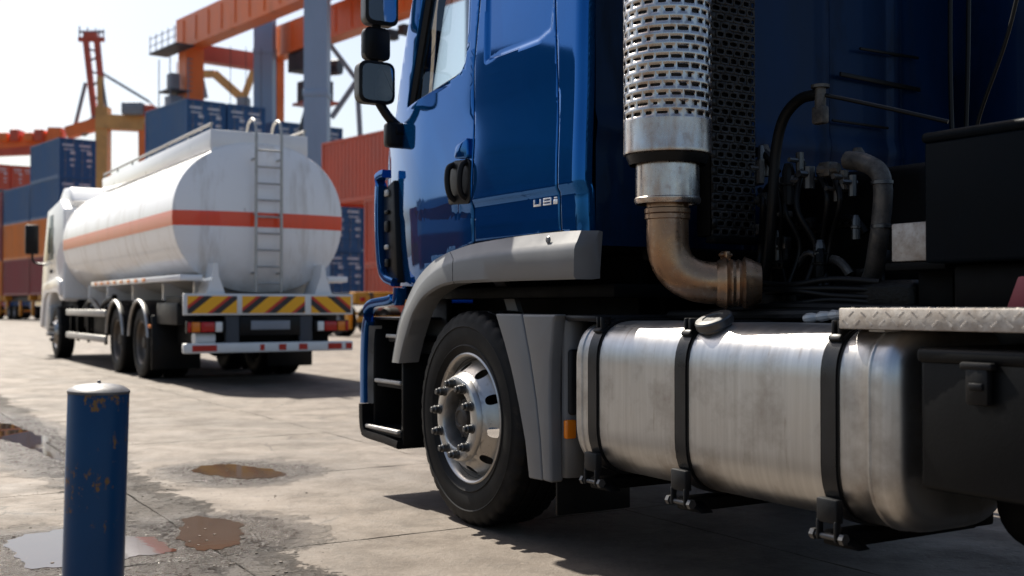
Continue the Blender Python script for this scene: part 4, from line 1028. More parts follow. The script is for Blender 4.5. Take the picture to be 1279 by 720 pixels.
# dark tool box on the frame with a small pale terminal box in front of it
bu, bz1 = SP(1155, 166, -.35); bz0 = SP(1155, 329, -.35)[1]
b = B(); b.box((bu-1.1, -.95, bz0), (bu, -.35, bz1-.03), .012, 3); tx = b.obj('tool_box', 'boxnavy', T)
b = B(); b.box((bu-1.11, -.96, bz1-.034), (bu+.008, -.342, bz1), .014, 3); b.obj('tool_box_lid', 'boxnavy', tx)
b = B(); b.box((bu-1.05, -.90, bz0-.16), (bu-.05, -.42, bz0-.003), .02); b.obj('tool_box_stand', 'frame', T)
q0, q1 = SP(1114, 280, -.45), SP(1152, 326, -.45)
b = B(); b.box((min(q0[0], q1[0])-.02, -.56, min(q0[1], q1[1])), (max(q0[0], q1[0]), -.45, max(q0[1], q1[1])), .006, 2); tmo = b.obj('terminal_box', 'tread', T)
b = B(); b.box((q1[0]-.10, -.58, q1[1]-.03), (q0[0]+.02, -.44, q1[1]-.004), .005); b.box((q1[0]-.02, -.74, 1.0), (q0[0], -.58, q1[1]-.02), .01); b.obj('terminal_shelf', 'frame', T)
p = A(1268, 367, -.30); b = B(); b.prism([(p[0]-.06, p[2]-.045), (p[0]+.03, p[2]-.045), (p[0]-.01, p[2]+.05), (p[0]-.06, p[2]+.05)], -.30, -.36, .005); b.obj('warning_tag', 'c_maroon', T)
b = B(); b.box((p[0]-.25, -.38, p[2]-.065), (p[0]+.08, -.29, p[2]-.047), .004); b.box((p[0]-.2, -.36, 1.055), (p[0]-.05, -.31, p[2]-.06), .004); b.obj('tag_bracket', 'galv', T)

# ------------------------------------------------------------------ bollard
BY = 3.2; bx_ = WP(128, BY)
bl = thing('bollard', 'dark blue steel bollard with chipped paint and grey domed cap', 'bollard', (bx_.x-.028, BY, 0))
bl.rotation_euler = (0, R(1.4), 0)
BR = .0825; BZ = CAMH-(489-PXH)/PXF*BY
b = B(); b.lathe([(BR*.97, -.05), (BR, 0), (BR, BZ-.004), (BR-.002, BZ)], 64, axis='z'); b.obj('post', 'bollard', bl)
b = B(); b.lathe([(BR-.002, BZ-.006), (BR+.0015, BZ-.004), (BR+.0015, BZ+.003), (BR-.004, BZ+.008), (.065, BZ+.016), (.04, BZ+.021), (.015, BZ+.023), (.006, BZ+.024), (.004, BZ+.031), (.0001, BZ+.032)], 64, axis='z'); b.obj('cap', 'capmetal', bl)

# ------------------------------------------------------------------ tanker lorry: local x forward from the rearmost axle, y to its left, centre line y=0
TK = thing('tanker_truck', 'white tanker lorry with red band, rear ladder and hazard striped tail board', 'truck', UV(12.25, -2.407), RZ)
HW = 1.17
def tk_sec(x, a, b_, cz=2.26, n=112, p=2.2):
    out = []
    for k in range(n):
        t = 2*math.pi*k/n; c, s_ = math.cos(t), math.sin(t)
        out.append((x, a*math.copysign(abs(c)**(2/p), c), cz+b_*math.copysign(abs(s_)**(2/p), s_)))
    return out
XA, XB = -1.92, 6.35
b = B(); secs = [tk_sec(XA-.16, .02, .02)]
for f, dx in ((.3, -.150), (.6, -.115), (.8, -.07), (.92, -.028), (.97, -.006)): secs.append(tk_sec(XA+dx, 1.2*f, 1.03*f))
secs += [tk_sec(XA+.004, 1.2*.992, 1.03*.992), tk_sec(XA+.02, 1.2, 1.03), tk_sec(XA+.08, 1.2, 1.03)]
for x in (.6, 2.2, 4.0): secs += [tk_sec(x-.09, 1.2, 1.03), tk_sec(x-.03, 1.2, 1.03), tk_sec(x, 1.204, 1.034), tk_sec(x+.03, 1.2, 1.03), tk_sec(x+.09, 1.2, 1.03)]
secs += [tk_sec(XB-.02, 1.2, 1.03), tk_sec(XB+.0, 1.19, 1.02), tk_sec(XB+.08, 1.0, .85), tk_sec(XB+.15, .5, .4), tk_sec(XB+.16, .02, .02)]
b.loft(secs, True); tko = b.obj('tank', 'tankpaint', TK, smooth=24)
b = B()
for y in (-.66, .66): b.box((XA+.05, y-.03, 3.17), (5.2, y+.03, 3.44), .01)
b.box((XA+.03, -.69, 3.15), (XA+.09, .69, 3.44), .01); b.box((5.17, -.69, 3.2), (5.23, .69, 3.44), .01); b.obj('walkway_coaming', 'white', TK)
b = B(); b.box((XA+.1, -.62, 3.30), (5.15, .62, 3.325), .004); b.obj('walkway', 'galv', TK)
for y in (-.66, .66):
    b = B(); b.tube([(XA+.06, y, 3.52), (5.2, y, 3.52)], .022, 8)
    for k in range(7): b.tube([(XA+.1+k*1.17, y, 3.42), (XA+.1+k*1.17, y, 3.52)], .016, 8)
    b.obj('handrail', 'galv', TK)
for x in (-.6, 1.4, 3.4):
    b = B(); b.lathe([(.26, 3.28), (.26, 3.38), (.30, 3.39), (.30, 3.42), (.1, 3.45), (.0001, 3.45)], 28, (x, 0, 0), 'z'); b.obj('manhole', 'galv', TK)
# rear ladder with hoops over the top
xl = -2.18
for y in (.150, -.205):
    b = B(); b.tube([(xl, y, 1.24), (xl, y, 3.20)]+list(arc((xl, y, 3.32), (xl, y, 3.62), (xl+.22, y, 3.60), 6))+list(arc((xl+.3, y, 3.58), (xl+.42, y, 3.55), (xl+.42, y, 3.34), 5)), .021, 10); b.obj('ladder_rail', 'galv', TK)
for k in range(9):
    z = 1.36+.225*k; b = B(); b.tube([(xl, .15, z), (xl, -.205, z)], .014, 8); b.obj('ladder_rung', 'galv', TK)
for z in (1.5, 2.3, 3.05):
    b = B()
    for y in (.15, -.205): b.tube([(xl, y, z), (XA-.05, y, z)], .015, 8)
    b.obj('ladder_bracket', 'galv', TK)
# saddles under the tank and tail bracket castings
for x in (-1.5, .2, 2.2, 4.2, 5.9):
    b = B(); b.prism([(x-.05, 1.0), (x-.05, 1.52), (x+.05, 1.52), (x+.05, 1.0)], -.80, .80, .01); b.obj('saddle', 'white', TK)
for y in (.72, -.78):
    b = B(); b.loft([[(XA-.35, y+w, z), (XA-.35, y-w, z), (XA+.1, y-w, z), (XA+.1, y+w, z)] for z, w in ((1.20, .13), (1.32, .09), (1.45, .04), (1.62, .025))], True); b.obj('tail_bracket', 'white', TK)
# chassis and running gear
for y in (-.42, .42):
    b = B(); b.box((-2.3, y-.04, .78), (8.6, y+.04, 1.06), .01); b.obj('chassis_rail', 'frame', TK)
b = B(); b.box((-2.25, -1.1, 1.06), (-1.2, 1.1, 1.18), .01); b.obj('tail_deck', 'frame', TK)
for x, kind in ((0, WR), (1.62, WR), (7.35, WF)):
    for side in (1, -1):
        put_wheel(TK, kind, x, side*HW, side, nuts=kind is WF)
        if kind is WR: put_wheel(TK, kind, x, side*(HW-.34), side, False)
    b = B(); b.cyl((x, -.95, .52), (x, .95, .52), .085, 14)
    if kind is WR: b.lathe([(.0001, -.24), (.16, -.20), (.23, -.08), (.23, .08), (.16, .20), (.0001, .24)], 24, (x, 0, .52))
    b.obj('axle', 'frame', TK)
for x in (0, 1.62):
    for side in (1, -1):
        b = B(); b.lathe([(.62, side*.46), (.62, side*(HW+.02)), (.595, side*(HW+.035)), (.595, side*.46)], 28, (x, 0, .52), a0=R(8), a1=R(172)); b.obj('mudguard', 'darkgrey', TK, recalc=True)
        b = B(); b.tube([(x+.612*math.cos(t), side*(HW+.03), .52+.612*math.sin(t)) for t in [R(8+164*k/24) for k in range(25)]], .025, 8); b.obj('mudguard_trim', 'galv', TK)
for side in (1, -1):
    b = B(); b.box((-.78, side*.50, .16), (-.755, side*(HW+.02), .92), .006); b.obj('mud_flap', 'black', TK)
    b = B(); b.box((-.72, side*(HW-.005), .74), (-.55, side*(HW+.03), .79), .006); b.obj('side_marker', 'orange_lens', TK)
    # box valance between mudguard and tail
    b = B(); b.box((-1.9, side*.46, .80), (-.80, side*(HW-.04), 1.10), .02); b.obj('tail_locker', 'darkgrey', TK)
    # side guards
    for z0, z1 in ((.87, .985), (.44, .555)):
        b = B(); b.box((2.55, side*(HW-.05), z0), (6.15, side*HW, z1), .015); b.obj('side_guard', 'galv', TK)
    for x in (2.8, 4.3, 5.3, 6.0):
        b = B(); b.box((x-.05, side*(HW-.10), .40), (x+.05, side*(HW-.055), 1.05), .01); b.obj('guard_post', 'frame', TK)
    b = B(); b.box((-2.2, side*(HW-.30), 1.385), (3.7, side*HW, 1.465), .012); lo_ = b.obj('side_shelf', 'white', TK)
    for k in range(8):
        b = B(); b.box((-.3+k*.5, side*HW, 1.40), (-.12+k*.5, side*(HW+.008), 1.45), .002); b.obj('reflector', 'orange_lens', lo_)
    b = B(); b.box((3.0, side*.50, .55), (4.1, side*1.05, 1.02), .05, 3); b.box((4.5, side*.50, .60), (5.2, side*1.02, 1.05), .08, 3); b.obj('side_tank', 'frame', TK)
    b = B(); b.tube(smoothpath([(2.6, side*1.0, 1.2), (3.1, side*1.05, 1.1), (3.4, side*1.05, .95), (4.4, side*1.02, 1.15), (5.4, side*.95, 1.0)], 6), .05, 10); b.obj('discharge_hose', 'hose', TK)
# tail board with chevron panels, lights, number plate, under-run bar
XR = -2.38
b = B(); b.box((XR, -HW, .935), (XR+.05, HW, 1.215), .008); tbo = b.obj('tail_board', 'board_white', TK)
for y0, y1, mt in ((.47, 1.12, 'chev_a'), (-.47, .40, 'chev_a'), (-1.14, -.56, 'chev_b')):
    b = B(); b.box((XR-.006, y0, .96), (XR-.0005, y1, 1.185), .001, 1); b.obj('hazard_panel', mt, tbo)
for side in (1, -1):
    b = B(); b.box((XR+.02, side*.62, .70), (XR+.10, side*1.12, .86), .012); lb = b.obj('light_cluster', 'black', TK)
    for y0, y1, mt in ((.95, 1.06, 'orange_lens'), (.76, .94, 'red_lens'), (.66, .75, 'white_lens'), (1.065, 1.11, 'red_lens')):
        b = B(); b.box((XR+.0, side*y0, .715), (XR+.03, side*y1, .845), .012, 3); b.obj('lamp', mt, lb)
    b = B(); b.box((XR+.05, side*.42, .50), (XR+.14, side*.60, .94), .012); b.obj('bar_bracket', 'steel_dark', TK)
b = B(); b.lathe([(.0001, -.14), (.10, -.13), (.10, .13), (.0001, .14)], 20, (XR+.18, .86, .62)); b.obj('air_tank', 'board_white', TK)
b = B(); b.box((XR+.04, -.42, .66), (XR+.08, .42, .92), .01); b.obj('plate_panel', 'black', TK)
b = B(); b.box((XR+.022, -.27, .74), (XR+.036, .27, .86), .004); b.obj('number_plate', 'steel_grey', TK)
b = B(); b.box((XR-.02, -HW, .44), (XR+.08, HW, .57), .02); ub = b.obj('underrun_bar', 'board_white', TK)
for y0, y1 in ((.74, 1.06), (-.50, -.38), (-1.0, -.80), (-1.15, -1.06), (.1, .16), (-.2, -.1)):
    b = B(); b.box((XR-.025, y0, .465), (XR-.019, y1, .545), .001, 1); b.obj('reflector', 'red_lens', ub)
b = B(); b.box((-2.2, -.9, .50), (-1.0, .9, .90), .05); b.obj('rear_crossbox', 'frame', TK)
# cab
cx0, cx1 = 6.55, 9.25
def cabprof(x0, x1): return [(x0, 1.15), (x0, 2.95), (x0+.5, 3.18), (x1-.75, 3.05), (x1-.20, 2.05), (x1-.05, 1.60), (x1, 1.05), (x1-.02, .55), (x1-.75, .52), (x1-.95, 1.10), (x1-1.3, 1.38), (x1-1.9, 1.38), (x1-2.2, 1.15)]
b = B(); b.prism(rounded(cabprof(cx0, cx1), .06, 3), -HW+.02, HW-.02, .05, 3); cb_ = b.obj('cab', 'white', TK, smooth=40)
b = B(); b.prism([(cx0+.35, 2.95), (cx0-.05, 3.12), (cx0+.3, 3.42), (cx0+1.0, 3.45), (cx1-.8, 3.08), (cx1-1.0, 2.98)], -1.0, 1.0, .06, 3); b.obj('roof_fairing', 'white', TK)
for side in (1, -1):
    y = side*(HW-.02)
    b = B(); b.prism([(cx1-.95, 2.92), (cx1-.36, 1.98), (cx1-1.45, 2.00), (cx1-1.45, 2.92)], y-.004*side, y+.012*side, .004); b.obj('window', 'darkglass', cb_)
    b = B(); b.prism(rounded([(cx0+.12, 1.22), (cx0+.10, 1.55), (cx0+.6, 1.62), (cx1-.4, 1.50), (cx1-.1, .60), (cx1-.28, .58), (cx1-.62, 1.20), (cx1-.95, 1.32), (cx0+.5, 1.32)], .08, 4), y-.10*side, y+.05*side, .02); b.obj('wheel_arch', 'white', TK)
    b = B(); b.box((cx1-1.35, y, 1.72), (cx1-1.18, y+.03*side, 1.80), .008); b.obj('door_handle', 'black', cb_)
    b = B(); b.box((cx1-.30, side*1.25, 2.15), (cx1-.14, side*1.52, 2.78), .04, 3); mo = b.obj('mirror_housing', 'black', TK)
    b = B(); b.tube(smoothpath([(cx1-.22, side*1.38, 2.2), (cx1-.24, side*1.34, 1.98), (cx1-.4, side*1.1, 1.92)], 5), .025, 8); b.obj('mirror_arm', 'black', TK)
    b = B(); b.box((cx1-1.10, side*.9, .50), (cx1-.70, side*(HW-.02), 1.02), .02); b.box((cx1-1.1, side*.95, .42), (cx1-.75, side*(HW+.0), .50), .01); b.obj('cab_step', 'galv', TK)
b = B(); b.prism([(cx1-.20, 2.0), (cx1-.12, 2.0), (cx1-.66, 2.98), (cx1-.74, 2.98)], -1.05, 1.05, .01); b.obj('windscreen', 'darkglass', TK)
b = B(); b.box((cx0, -.9, .6), (cx1-.5, .9, 1.2), .05); b.obj('engine', 'frame', TK)

# ------------------------------------------------------------------ shipping containers
YA = math.atan(1180/PXF)
AXV = Vector((-math.sin(YA), math.cos(YA), 0)); RXV = Vector((math.cos(YA), math.sin(YA), 0))
CRZ = math.atan2(-AXV.y, -AXV.x)
CW, CH = 2.44, 2.59
def cont_parts(L, mat, h=CH):
    body = B(); d = .036
    def corr(fn, length, zlo, zhi, pitch=.278):
        n = int(length/pitch); p = length/n; pts = []
        for k in range(n): pts += [(k*p, 0), (k*p+p*.25, 0), (k*p+p*.38, -d), (k*p+p*.87, -d)]
        pts.append((length, 0))
        lo_ = [body.bm.verts.new(fn(s, o, zlo)) for s, o in pts]; hi_ = [body.bm.verts.new(fn(s, o, zhi)) for s, o in pts]
        for i in range(len(pts)-1): body.bm.faces.new((lo_[i], lo_[i+1], hi_[i+1], hi_[i]))
    corr(lambda s, o, z: (-.1-s, .025-o, z), L-.2, .12, h-.08); corr(lambda s, o, z: (-.1-s, CW-.025+o, z), L-.2, .12, h-.08)
    corr(lambda s, o, z: (-L+.03-o, .1+s, z), CW-.2, .12, h-.08)
    body.box((-L+.05, .05, h-.06), (-.05, CW-.05, h-.03)); body.box((-L+.05, .05, .10), (-.09, CW-.05, .14))
    bm_ = body.mesh('body', weld=False, recalc=True, smooth=20)
    fr_ = B(); pw = .11
    for x in (-pw, -L):
        for y in (0, CW-pw): fr_.box((x, y, .0), (x+pw, y+pw, h))
    for y in (.003, CW-.083):
        fr_.box((-L+pw, y, h-.09), (-pw, y+.08, h-.004)); fr_.box((-L+pw, y, .004), (-pw, y+.08, .15))
    for x in (-.103, -L+.003):
        fr_.box((x, pw, h-.12), (x+.10, CW-pw, h-.004)); fr_.box((x, pw, .004), (x+.10, CW-pw, .16))
    fm_ = fr_.mesh('frame', weld=False, smooth=25)
    dw = (CW-2*pw)/2-.006; d_ = B(); n = 5; pz = (h-.29)/n
    prof = [(.0, -.01)]
    for k in range(n): prof += [(k*pz+.06, -.01), (k*pz+.10, -.03), (k*pz+pz-.06, -.03), (k*pz+pz-.02, -.01)]
    a = [d_.bm.verts.new((x-.03, 0, .165+z)) for z, x in prof]; c_ = [d_.bm.verts.new((x-.03, dw, .165+z)) for z, x in prof]
    for i in range(len(prof)-1): d_.bm.faces.new((a[i], a[i+1], c_[i+1], c_[i]))
    dm_ = d_.mesh('door', weld=False, smooth=25)
    rod = B(); rod.tube([(0, 0, .06), (0, 0, h-.06)], .02, 6); rod.box((-.02, -.05, 1.05), (.03, .05, 1.15)); rod.box((-.02, -.04, .2), (.02, .04, .26)); rod.box((-.02, -.04, h-.3), (.02, .04, h-.24)); rm_ = rod.mesh('locking_rod', weld=False, smooth=25)
    mk = B(); rnd_ = random.Random(L)
    for (y, z, w, hh) in ((.12, h-.52, .75, .12), (.2, h-.78, .3, .08), (.55, h-.78, .28, .08), (.65, h-1.05, .3, .2), (.62, h-1.5, .34, .16), (.66, h-1.85, .25, .12)): mk.box((-.012, y, z), (-.006, y+w, z+hh))
    mm_ = mk.mesh('stencil_marking', weld=False, smooth=25); mm_.materials.append(M['marking'])
    for m_ in (bm_, fm_, dm_): m_.materials.append(M[mat])
    rm_.materials.append(M['steel_grey'] if mat != 'c_red' else M[mat])
    return dict(body=bm_, frame=fm_, door=dm_, rod=rm_, mark=mm_, dw=dw, pw=pw)
CC = {}
def container(loc, mat, label, L=6.06, rz=CRZ, group='containers stacked in the port yard', marks=True, detail=True):
    key = (L, mat)
    if key not in CC: CC[key] = cont_parts(L, mat)
    P = CC[key]; t = thing('shipping_container', label, 'container', loc, rz, group)
    link('body', P['body'], None, t); link('frame', P['frame'], None, t)
    for k in (0, 1):
        dobj = link('door', P['door'], None, t); dobj.location = (0, P['pw']+.003+k*(P['dw']+.006), 0)
        for j in (.28, .78):
            if detail: r_ = link('locking_rod', P['rod'], None, dobj); r_.location = (-.012, P['dw']*j, 0)
        if marks and detail: mo_ = link('stencil_marking', P['mark'], None, dobj); mo_['kind'] = 'stuff'
    return t
def stack(corner, mats, labels, base=0.0, L=6.06, **kw):
    z = base
    for m_, lb in zip(mats, labels):
        container(corner+Vector((0, 0, z)), m_, lb, L, **kw); z += CH+.012
ORD = ['ground', 'second', 'third', 'fourth', 'fifth', 'sixth']
# the pair of five-high blue columns behind the tanker's tank
M0 = WP(232, 65.5)
stack(M0, ['c_navy', 'c_maroon', 'c_blue', 'c_blue', 'c_blue'], ['%s container at %s level of the corner column behind the tanker' % (c, l) for c, l in zip(('dark blue', 'maroon', 'blue', 'blue', 'blue'), ('ground', 'second', 'third', 'fourth', 'top'))])
stack(M0+RXV*2.6, ['c_red', 'c_navy', 'c_blue', 'c_blue', 'c_blue'], ['%s container at %s level beside the corner column, under the blue-grey leg' % (c, l) for c, l in zip(('red', 'dark blue', 'blue', 'blue', 'blue'), ('ground', 'second', 'third', 'fourth', 'top'))])
M1 = WP(344, 73.5)
stack(M1, ['c_red', 'c_blue', 'c_navy', 'c_blue', 'c_blue'], ['%s container at %s level of the column between the two blue-grey legs' % (c, l) for c, l in zip(('red', 'blue', 'dark blue', 'blue', 'blue'), ('ground', 'second', 'third', 'fourth', 'top'))])
stack(M1+RXV*2.6, ['c_maroon', 'c_navy', 'c_orange', 'c_blue', 'c_blue'], ['%s container at %s level of the column right behind the wide blue-grey leg' % (c, l) for c, l in zip(('maroon', 'dark blue', 'orange', 'blue', 'blue'), ('ground', 'second', 'third', 'fourth', 'top'))])
# left: containers standing on yard trailers
def trailer(corner, label, L=12.4, H=1.75, axles=(1.2, 2.5, 9.6, 11.0)):
    t = thing('container_trailer', label, 'trailer', corner, CRZ, 'yard trailers under the containers')
    for y in (.55, 1.75):
        b = B(); b.box((-L, y, H-.45), (0, y+.14, H-.02), .01); b.obj('chassis_rail', 'steel_dark', t)
    for x in (-.25, -4.0, -6.2, -L+.25):
        b = B(); b.box((x-.18, .02, H-.38), (x+.18, CW-.02, H-.005), .02); b.obj('bolster', 'yellow', t)
    for x in (-.6, -3.4, -5.6, -8.4, -11.6):
        b = B(); b.box((x-.12, .02, .25), (x+.12, .16, H-.39), .01); b.obj('support_post', 'yellow', t)
    for x in axles:
        for y in (.02, 1.9):
            b = B(); b.lathe([(.25, -.02), (.3, 0), (.46, 0), (.5, .05), (.5, .42), (.46, .48), (.25, .46)], 24, (-x, y, .5)); w = b.obj('wheel', 'rubber', t)
            b = B(); b.lathe([(.0001, .03), (.1, .02), (.16, .08), (.26, .02)], 20, (-x, y, .5)); b.obj('rim', 'steel_grey', w)
        b = B(); b.cyl((-x, .3, .5), (-x, 2.1, .5), .07, 10); b.obj('axle', 'steel_dark', t)
    b = B(); b.box((-.06, .1, H-.42), (-.0, CW-.1, H-.1), .01); b.box((-.1, .1, .5), (-.03, CW-.1, .68), .01); b.obj('tail_bar', 'yellow', t)
    for y in (.15, CW-.35):
        b = B(); b.box((-.0, y, H-.32), (.03, y+.2, H-.18), .01); b.obj('tail_lamp', 'red_lens', t)
    return t
L0 = WP(73, 75)
trailer(L0, 'dark trailer with yellow bolsters under the maroon containers left of the tanker cab')
stack(L0, ['c_maroon', 'c_orange', 'c_blue', 'c_blue'], ['maroon container on the yellow trailer behind the tanker cab', 'orange container above the maroon one behind the tanker mirror', 'blue container one below the top of the four-high column left of the tanker', 'topmost blue container of the four-high column left of the tanker'], base=1.755)
L1 = L0+AXV*6.3
stack(L1, ['c_maroon', 'c_orange', 'c_blue'], ['maroon container on the far half of the yellow trailer', 'orange container on the far half of the trailer, between maroon and blue', 'blue container topping the three-high column next to the four-high one'], base=1.755)
L2 = L0+AXV*12.9
trailer(L2, 'second dark trailer with yellow bolsters in line behind the first')
stack(L2, ['c_orange', 'c_maroon', 'c_maroon'], ['orange container on the second trailer, lowest of its column', 'maroon container in the middle of the second trailer\'s column', 'maroon container on top of the second trailer\'s column'], base=1.755)
FB = WP(14, 118)
stack(FB, ['c_navy', 'c_red', 'c_navy', 'c_maroon', 'c_teal', 'c_red'], ['%s container at %s level of the far column beneath the quay crane' % (c, l) for c, l in zip(('dark blue', 'red', 'dark blue', 'maroon', 'teal blue', 'red'), ('ground', 'second', 'third', 'fourth', 'fifth', 'top'))])
stack(FB-RXV*2.6, ['c_red', 'c_navy', 'c_red', 'c_maroon', 'c_teal', 'c_red'], ['%s container at %s level of the outer far column beneath the quay crane' % (c, l) for c, l in zip(('red', 'dark blue', 'red', 'maroon', 'teal blue', 'red'), ('ground', 'second', 'third', 'fourth', 'fifth', 'top'))])
# right: red forty-footer over two red ones, blue pair on a trailer behind
Q = WP(470, 44.0)
qz = CH*2+.03
c40 = Q+AXV*4.15
# its long side faces the camera: doors point away along the row
for z, L_, org, lb in ((0, 6.06, Q+AXV*.85, 'red container at ground level under the overhanging long red one'), (CH+.012, 6.06, Q+AXV*.85, 'red container in the middle, carrying the overhanging long red one'), (2*(CH+.012), 12.19, c40, 'long red container overhanging on top, behind the blue truck\'s mirror')):
    container(org-AXV*L_+Vector((0, 0, z)), 'c_red', lb, L_)
for z in (0, CH+.012):
    container(Q+AXV*.85-AXV*6.20-AXV*6.06+Vector((0, 0, z)), 'c_red', 'red container %s the blue truck\'s cab, ' % ('at ground level behind' if z == 0 else 'at second level behind'))
RB = WP(408, 62)
trailer(RB, 'dark trailer with yellow bolsters under the blue containers right of the tanker', H=1.5)
trailer(WP(445, 37.5), 'empty yellow and black trailer between the tanker and the blue truck', H=1.5)
stack(RB, ['c_blue', 'c_blue'], ['lower blue container on the trailer right of the tanker', 'upper blue container on the trailer right of the tanker'], base=1.505)
stack(RB+AXV*6.3, ['c_navy', 'c_blue'], ['lower blue container on the far half of the trailer right of the tanker', 'upper blue container on the far half of the trailer right of the tanker'], base=1.505)
# rows out to the left of the picture, seen mirrored in the blue cab side
for k, (az, dist, yaw, ms) in enumerate(((-62.5, 31, 14, ('c_navy', 'c_blue', 'c_navy', 'c_blue')), (-54, 38, 10, ('c_red', 'c_white')), (-71, 34, 20, ('c_maroon',)), (-48, 60, 5, ('c_orange', 'c_red')))):
    p = W0+Vector((math.sin(R(az))*dist, math.cos(R(az))*dist, 0))
    for j, m_ in enumerate(ms):
        container(p+Vector((0, 0, j*(CH+.012))), m_, '%s container at %s level of the open yard row, column %s' % (M[m_].name.split('_')[0], ORD[j], ('four high', 'with a white top', 'standing alone', 'with an orange base')[k]), rz=R(yaw), group='containers across the yard', detail=False)

# ------------------------------------------------------------------ cranes
def part(parent, name, mat, *beams, tubes=(), boxes=()):
    b = B()
    for p0, p1, w, h in beams: b.beam(p0, p1, w, h)
    for pts, r in tubes: b.tube(pts, r, 8)
    for lo_, hi_ in boxes: b.box(lo_, hi_, .03)
    return b.obj(name, mat, parent, weld=False)
# orange gantry spanning the container block
GE = WP(238, 76); GZ0, GZ1 = 18.2, 20.3
GT = thing('gantry_crane', 'orange gantry crane with twin box girders over the container stacks', 'crane', GE, CRZ)
# local x towards the camera, y to the right
GL, GS = 46.0, 6.0
for y, nm in ((0, 'girder'), (GS, 'girder')):
    go = part(GT, nm, 'crane_orange', ((-1.2, y, (GZ0+GZ1)/2), (GL, y, (GZ0+GZ1)/2), 1.1, GZ1-GZ0))
    for k in range(24):
        part(go, 'stiffener', 'crane_orange', ((k*1.9, y-.58, (GZ0+GZ1)/2), (k*1.9+.08, y-.58, (GZ0+GZ1)/2), .06, 1.6))
    part(go, 'rail_ledge', 'crane_red', ((-1.2, y, GZ1+.08), (GL, y, GZ1+.08), .5, .14))
for y in (0, GS):
    lo = part(GT, 'leg', 'crane_orange', ((0, y, 0), (0, y, GZ0), 1.25, 1.25)); part(GT, 'leg', 'crane_orange', ((GL-1, y, 0), (GL-1, y, GZ0), 1.25, 1.25))
for x in (0, GL-1):
    part(GT, 'cross_beam', 'crane_red', ((x, .5, GZ0-.2), (x, GS-.5, GZ0-.2), .9, 1.1)); part(GT, 'sill_beam', 'crane_orange', ((x, -.4, 1.2), (x, GS+.4, 1.2), .8, .9))
for side_y in (-1.3,):
    pf = part(GT, 'platform', 'steel_dark', ((-2.4, side_y, GZ0-.2), (2.0, side_y, GZ0-.2), 1.3, .10))
    for k in range(5): part(pf, 'railing_post', 'steel_grey', tubes=(([(-2.3+k*1.0, side_y-.6, GZ0-.2), (-2.3+k*1.0, side_y-.6, GZ0+1.0)], .035),))
    for z in (.5, 1.0): part(pf, 'railing', 'steel_grey', tubes=(([(-2.4, side_y-.6, GZ0-.2+z), (2.0, side_y-.6, GZ0-.2+z)], .03),))
part(GT, 'leg_platform', 'steel_dark', ((-.9, -1.2, 15.2), (.9, -1.2, 15.2), 1.4, .10))
pf = part(GT, 'leg_platform', 'steel_dark', ((-.9, -1.2, 13.6), (.9, -1.2, 13.6), 1.4, .10))
for x in (-.9, .9):
    for y in (-1.85, -.6): part(pf, 'railing_post', 'steel_grey', tubes=(([(x, y, 13.6), (x, y, 17.4)], .04),))
part(pf, 'cabinet', 'steel_grey', boxes=(((-.6, -1.6, 13.65), (.5, -.8, 14.9)), ((-.5, -1.5, 15.25), (.3, -.9, 16.4))))
for k in range(8): part(pf, 'ladder_rung', 'steel_grey', tubes=(([(.66, -.55, 15.3+k*.3), (.66, -.2, 15.3+k*.3)], .03),))
tr = part(GT, 'trolley', 'steel_dark', boxes=(((3.0, GS-.4, GZ0-1.3), (5.2, GS+1.3, GZ0-.05)),))
part(tr, 'operator_cabin', 'steel_dark', boxes=(((3.2, GS+.2, GZ0-3.3), (5.0, GS+2.0, GZ0-1.92)),))
part(tr, 'winch', 'steel_dark', tubes=(([(3.0, GS+1.0, GZ0-.9), (5.2, GS+2.4, GZ0-.9)], .55),))
part(tr, 'cabin_floor', 'crane_red', boxes=(((2.7, GS+.1, GZ0-3.5), (5.3, GS+2.3, GZ0-3.32)),))
for k in range(4): part(tr, 'hoist_rope', 'steel_dark', tubes=(([(3.4+.4*k, 1.2+k*.9, GZ0-.2), (3.4+.4*k, 1.2+k*.9, 9.5)], .022),))
ot = part(GT, 'machinery_deck', 'steel_grey', ((8, GS/2, GZ1+.35), (16, GS/2, GZ1+.35), GS*.7, .5))
for k in range(3): part(ot, 'flood_lamp', 'steel_dark', boxes=(((11.5+k*1.6, GS+.7, GZ0-.7), (12.1+k*1.6, GS+1.5, GZ0-.1)),))
SB = thing('loader_boom', 'grey jointed loader boom standing behind the long red container', 'crane', WP(412, 68), 0)
for a_, c_ in (((412, 55), (446, 100)), ((446, 100), (414, 147)), ((446, 100), (462, 381))):
    part(SB, 'boom', 'steel_grey', (*[Vector((WP(x_, 68).x-SB.location.x, 0, CAMH-(y_-PXH)/PXF*68)) for x_, y_ in (a_, c_)], .28, .28))
# blue-grey portal legs of the bigger crane
C1, C2 = WP(330.5, 77), WP(396, 60)
BG = thing('portal_crane', 'blue-grey portal crane legs rising out of the container block', 'crane', C2, 0)
d12 = C1-C2
for (p, w) in ((Vector((0, 0, 0)), 1.22), (d12, 1.27)):
    lg = part(BG, 'leg', 'crane_blue', ((p.x, p.y, 0), (p.x, p.y, 30), w, w))
    part(lg, 'foot', 'steel_dark', boxes=(((p.x-1.2, p.y-1.2, 0), (p.x+1.2, p.y+1.2, .9)),))
    for z in (6, 12, 18, 24): part(lg, 'splice_plate', 'crane_blue', boxes=(((p.x-w*.54, p.y-w*.54, z), (p.x+w*.54, p.y+w*.54, z+.35)),))
for off in (Vector((14, 6, 0)), d12+Vector((14, 6, 0))):
    part(BG, 'leg', 'crane_blue', ((off.x, off.y, 0), (off.x, off.y, 30), 1.22, 1.22))
    part(BG, 'top_beam', 'crane_blue', ((off.x-14, off.y-6, 30.6), (off.x, off.y, 30.6), 1.2, 1.6))
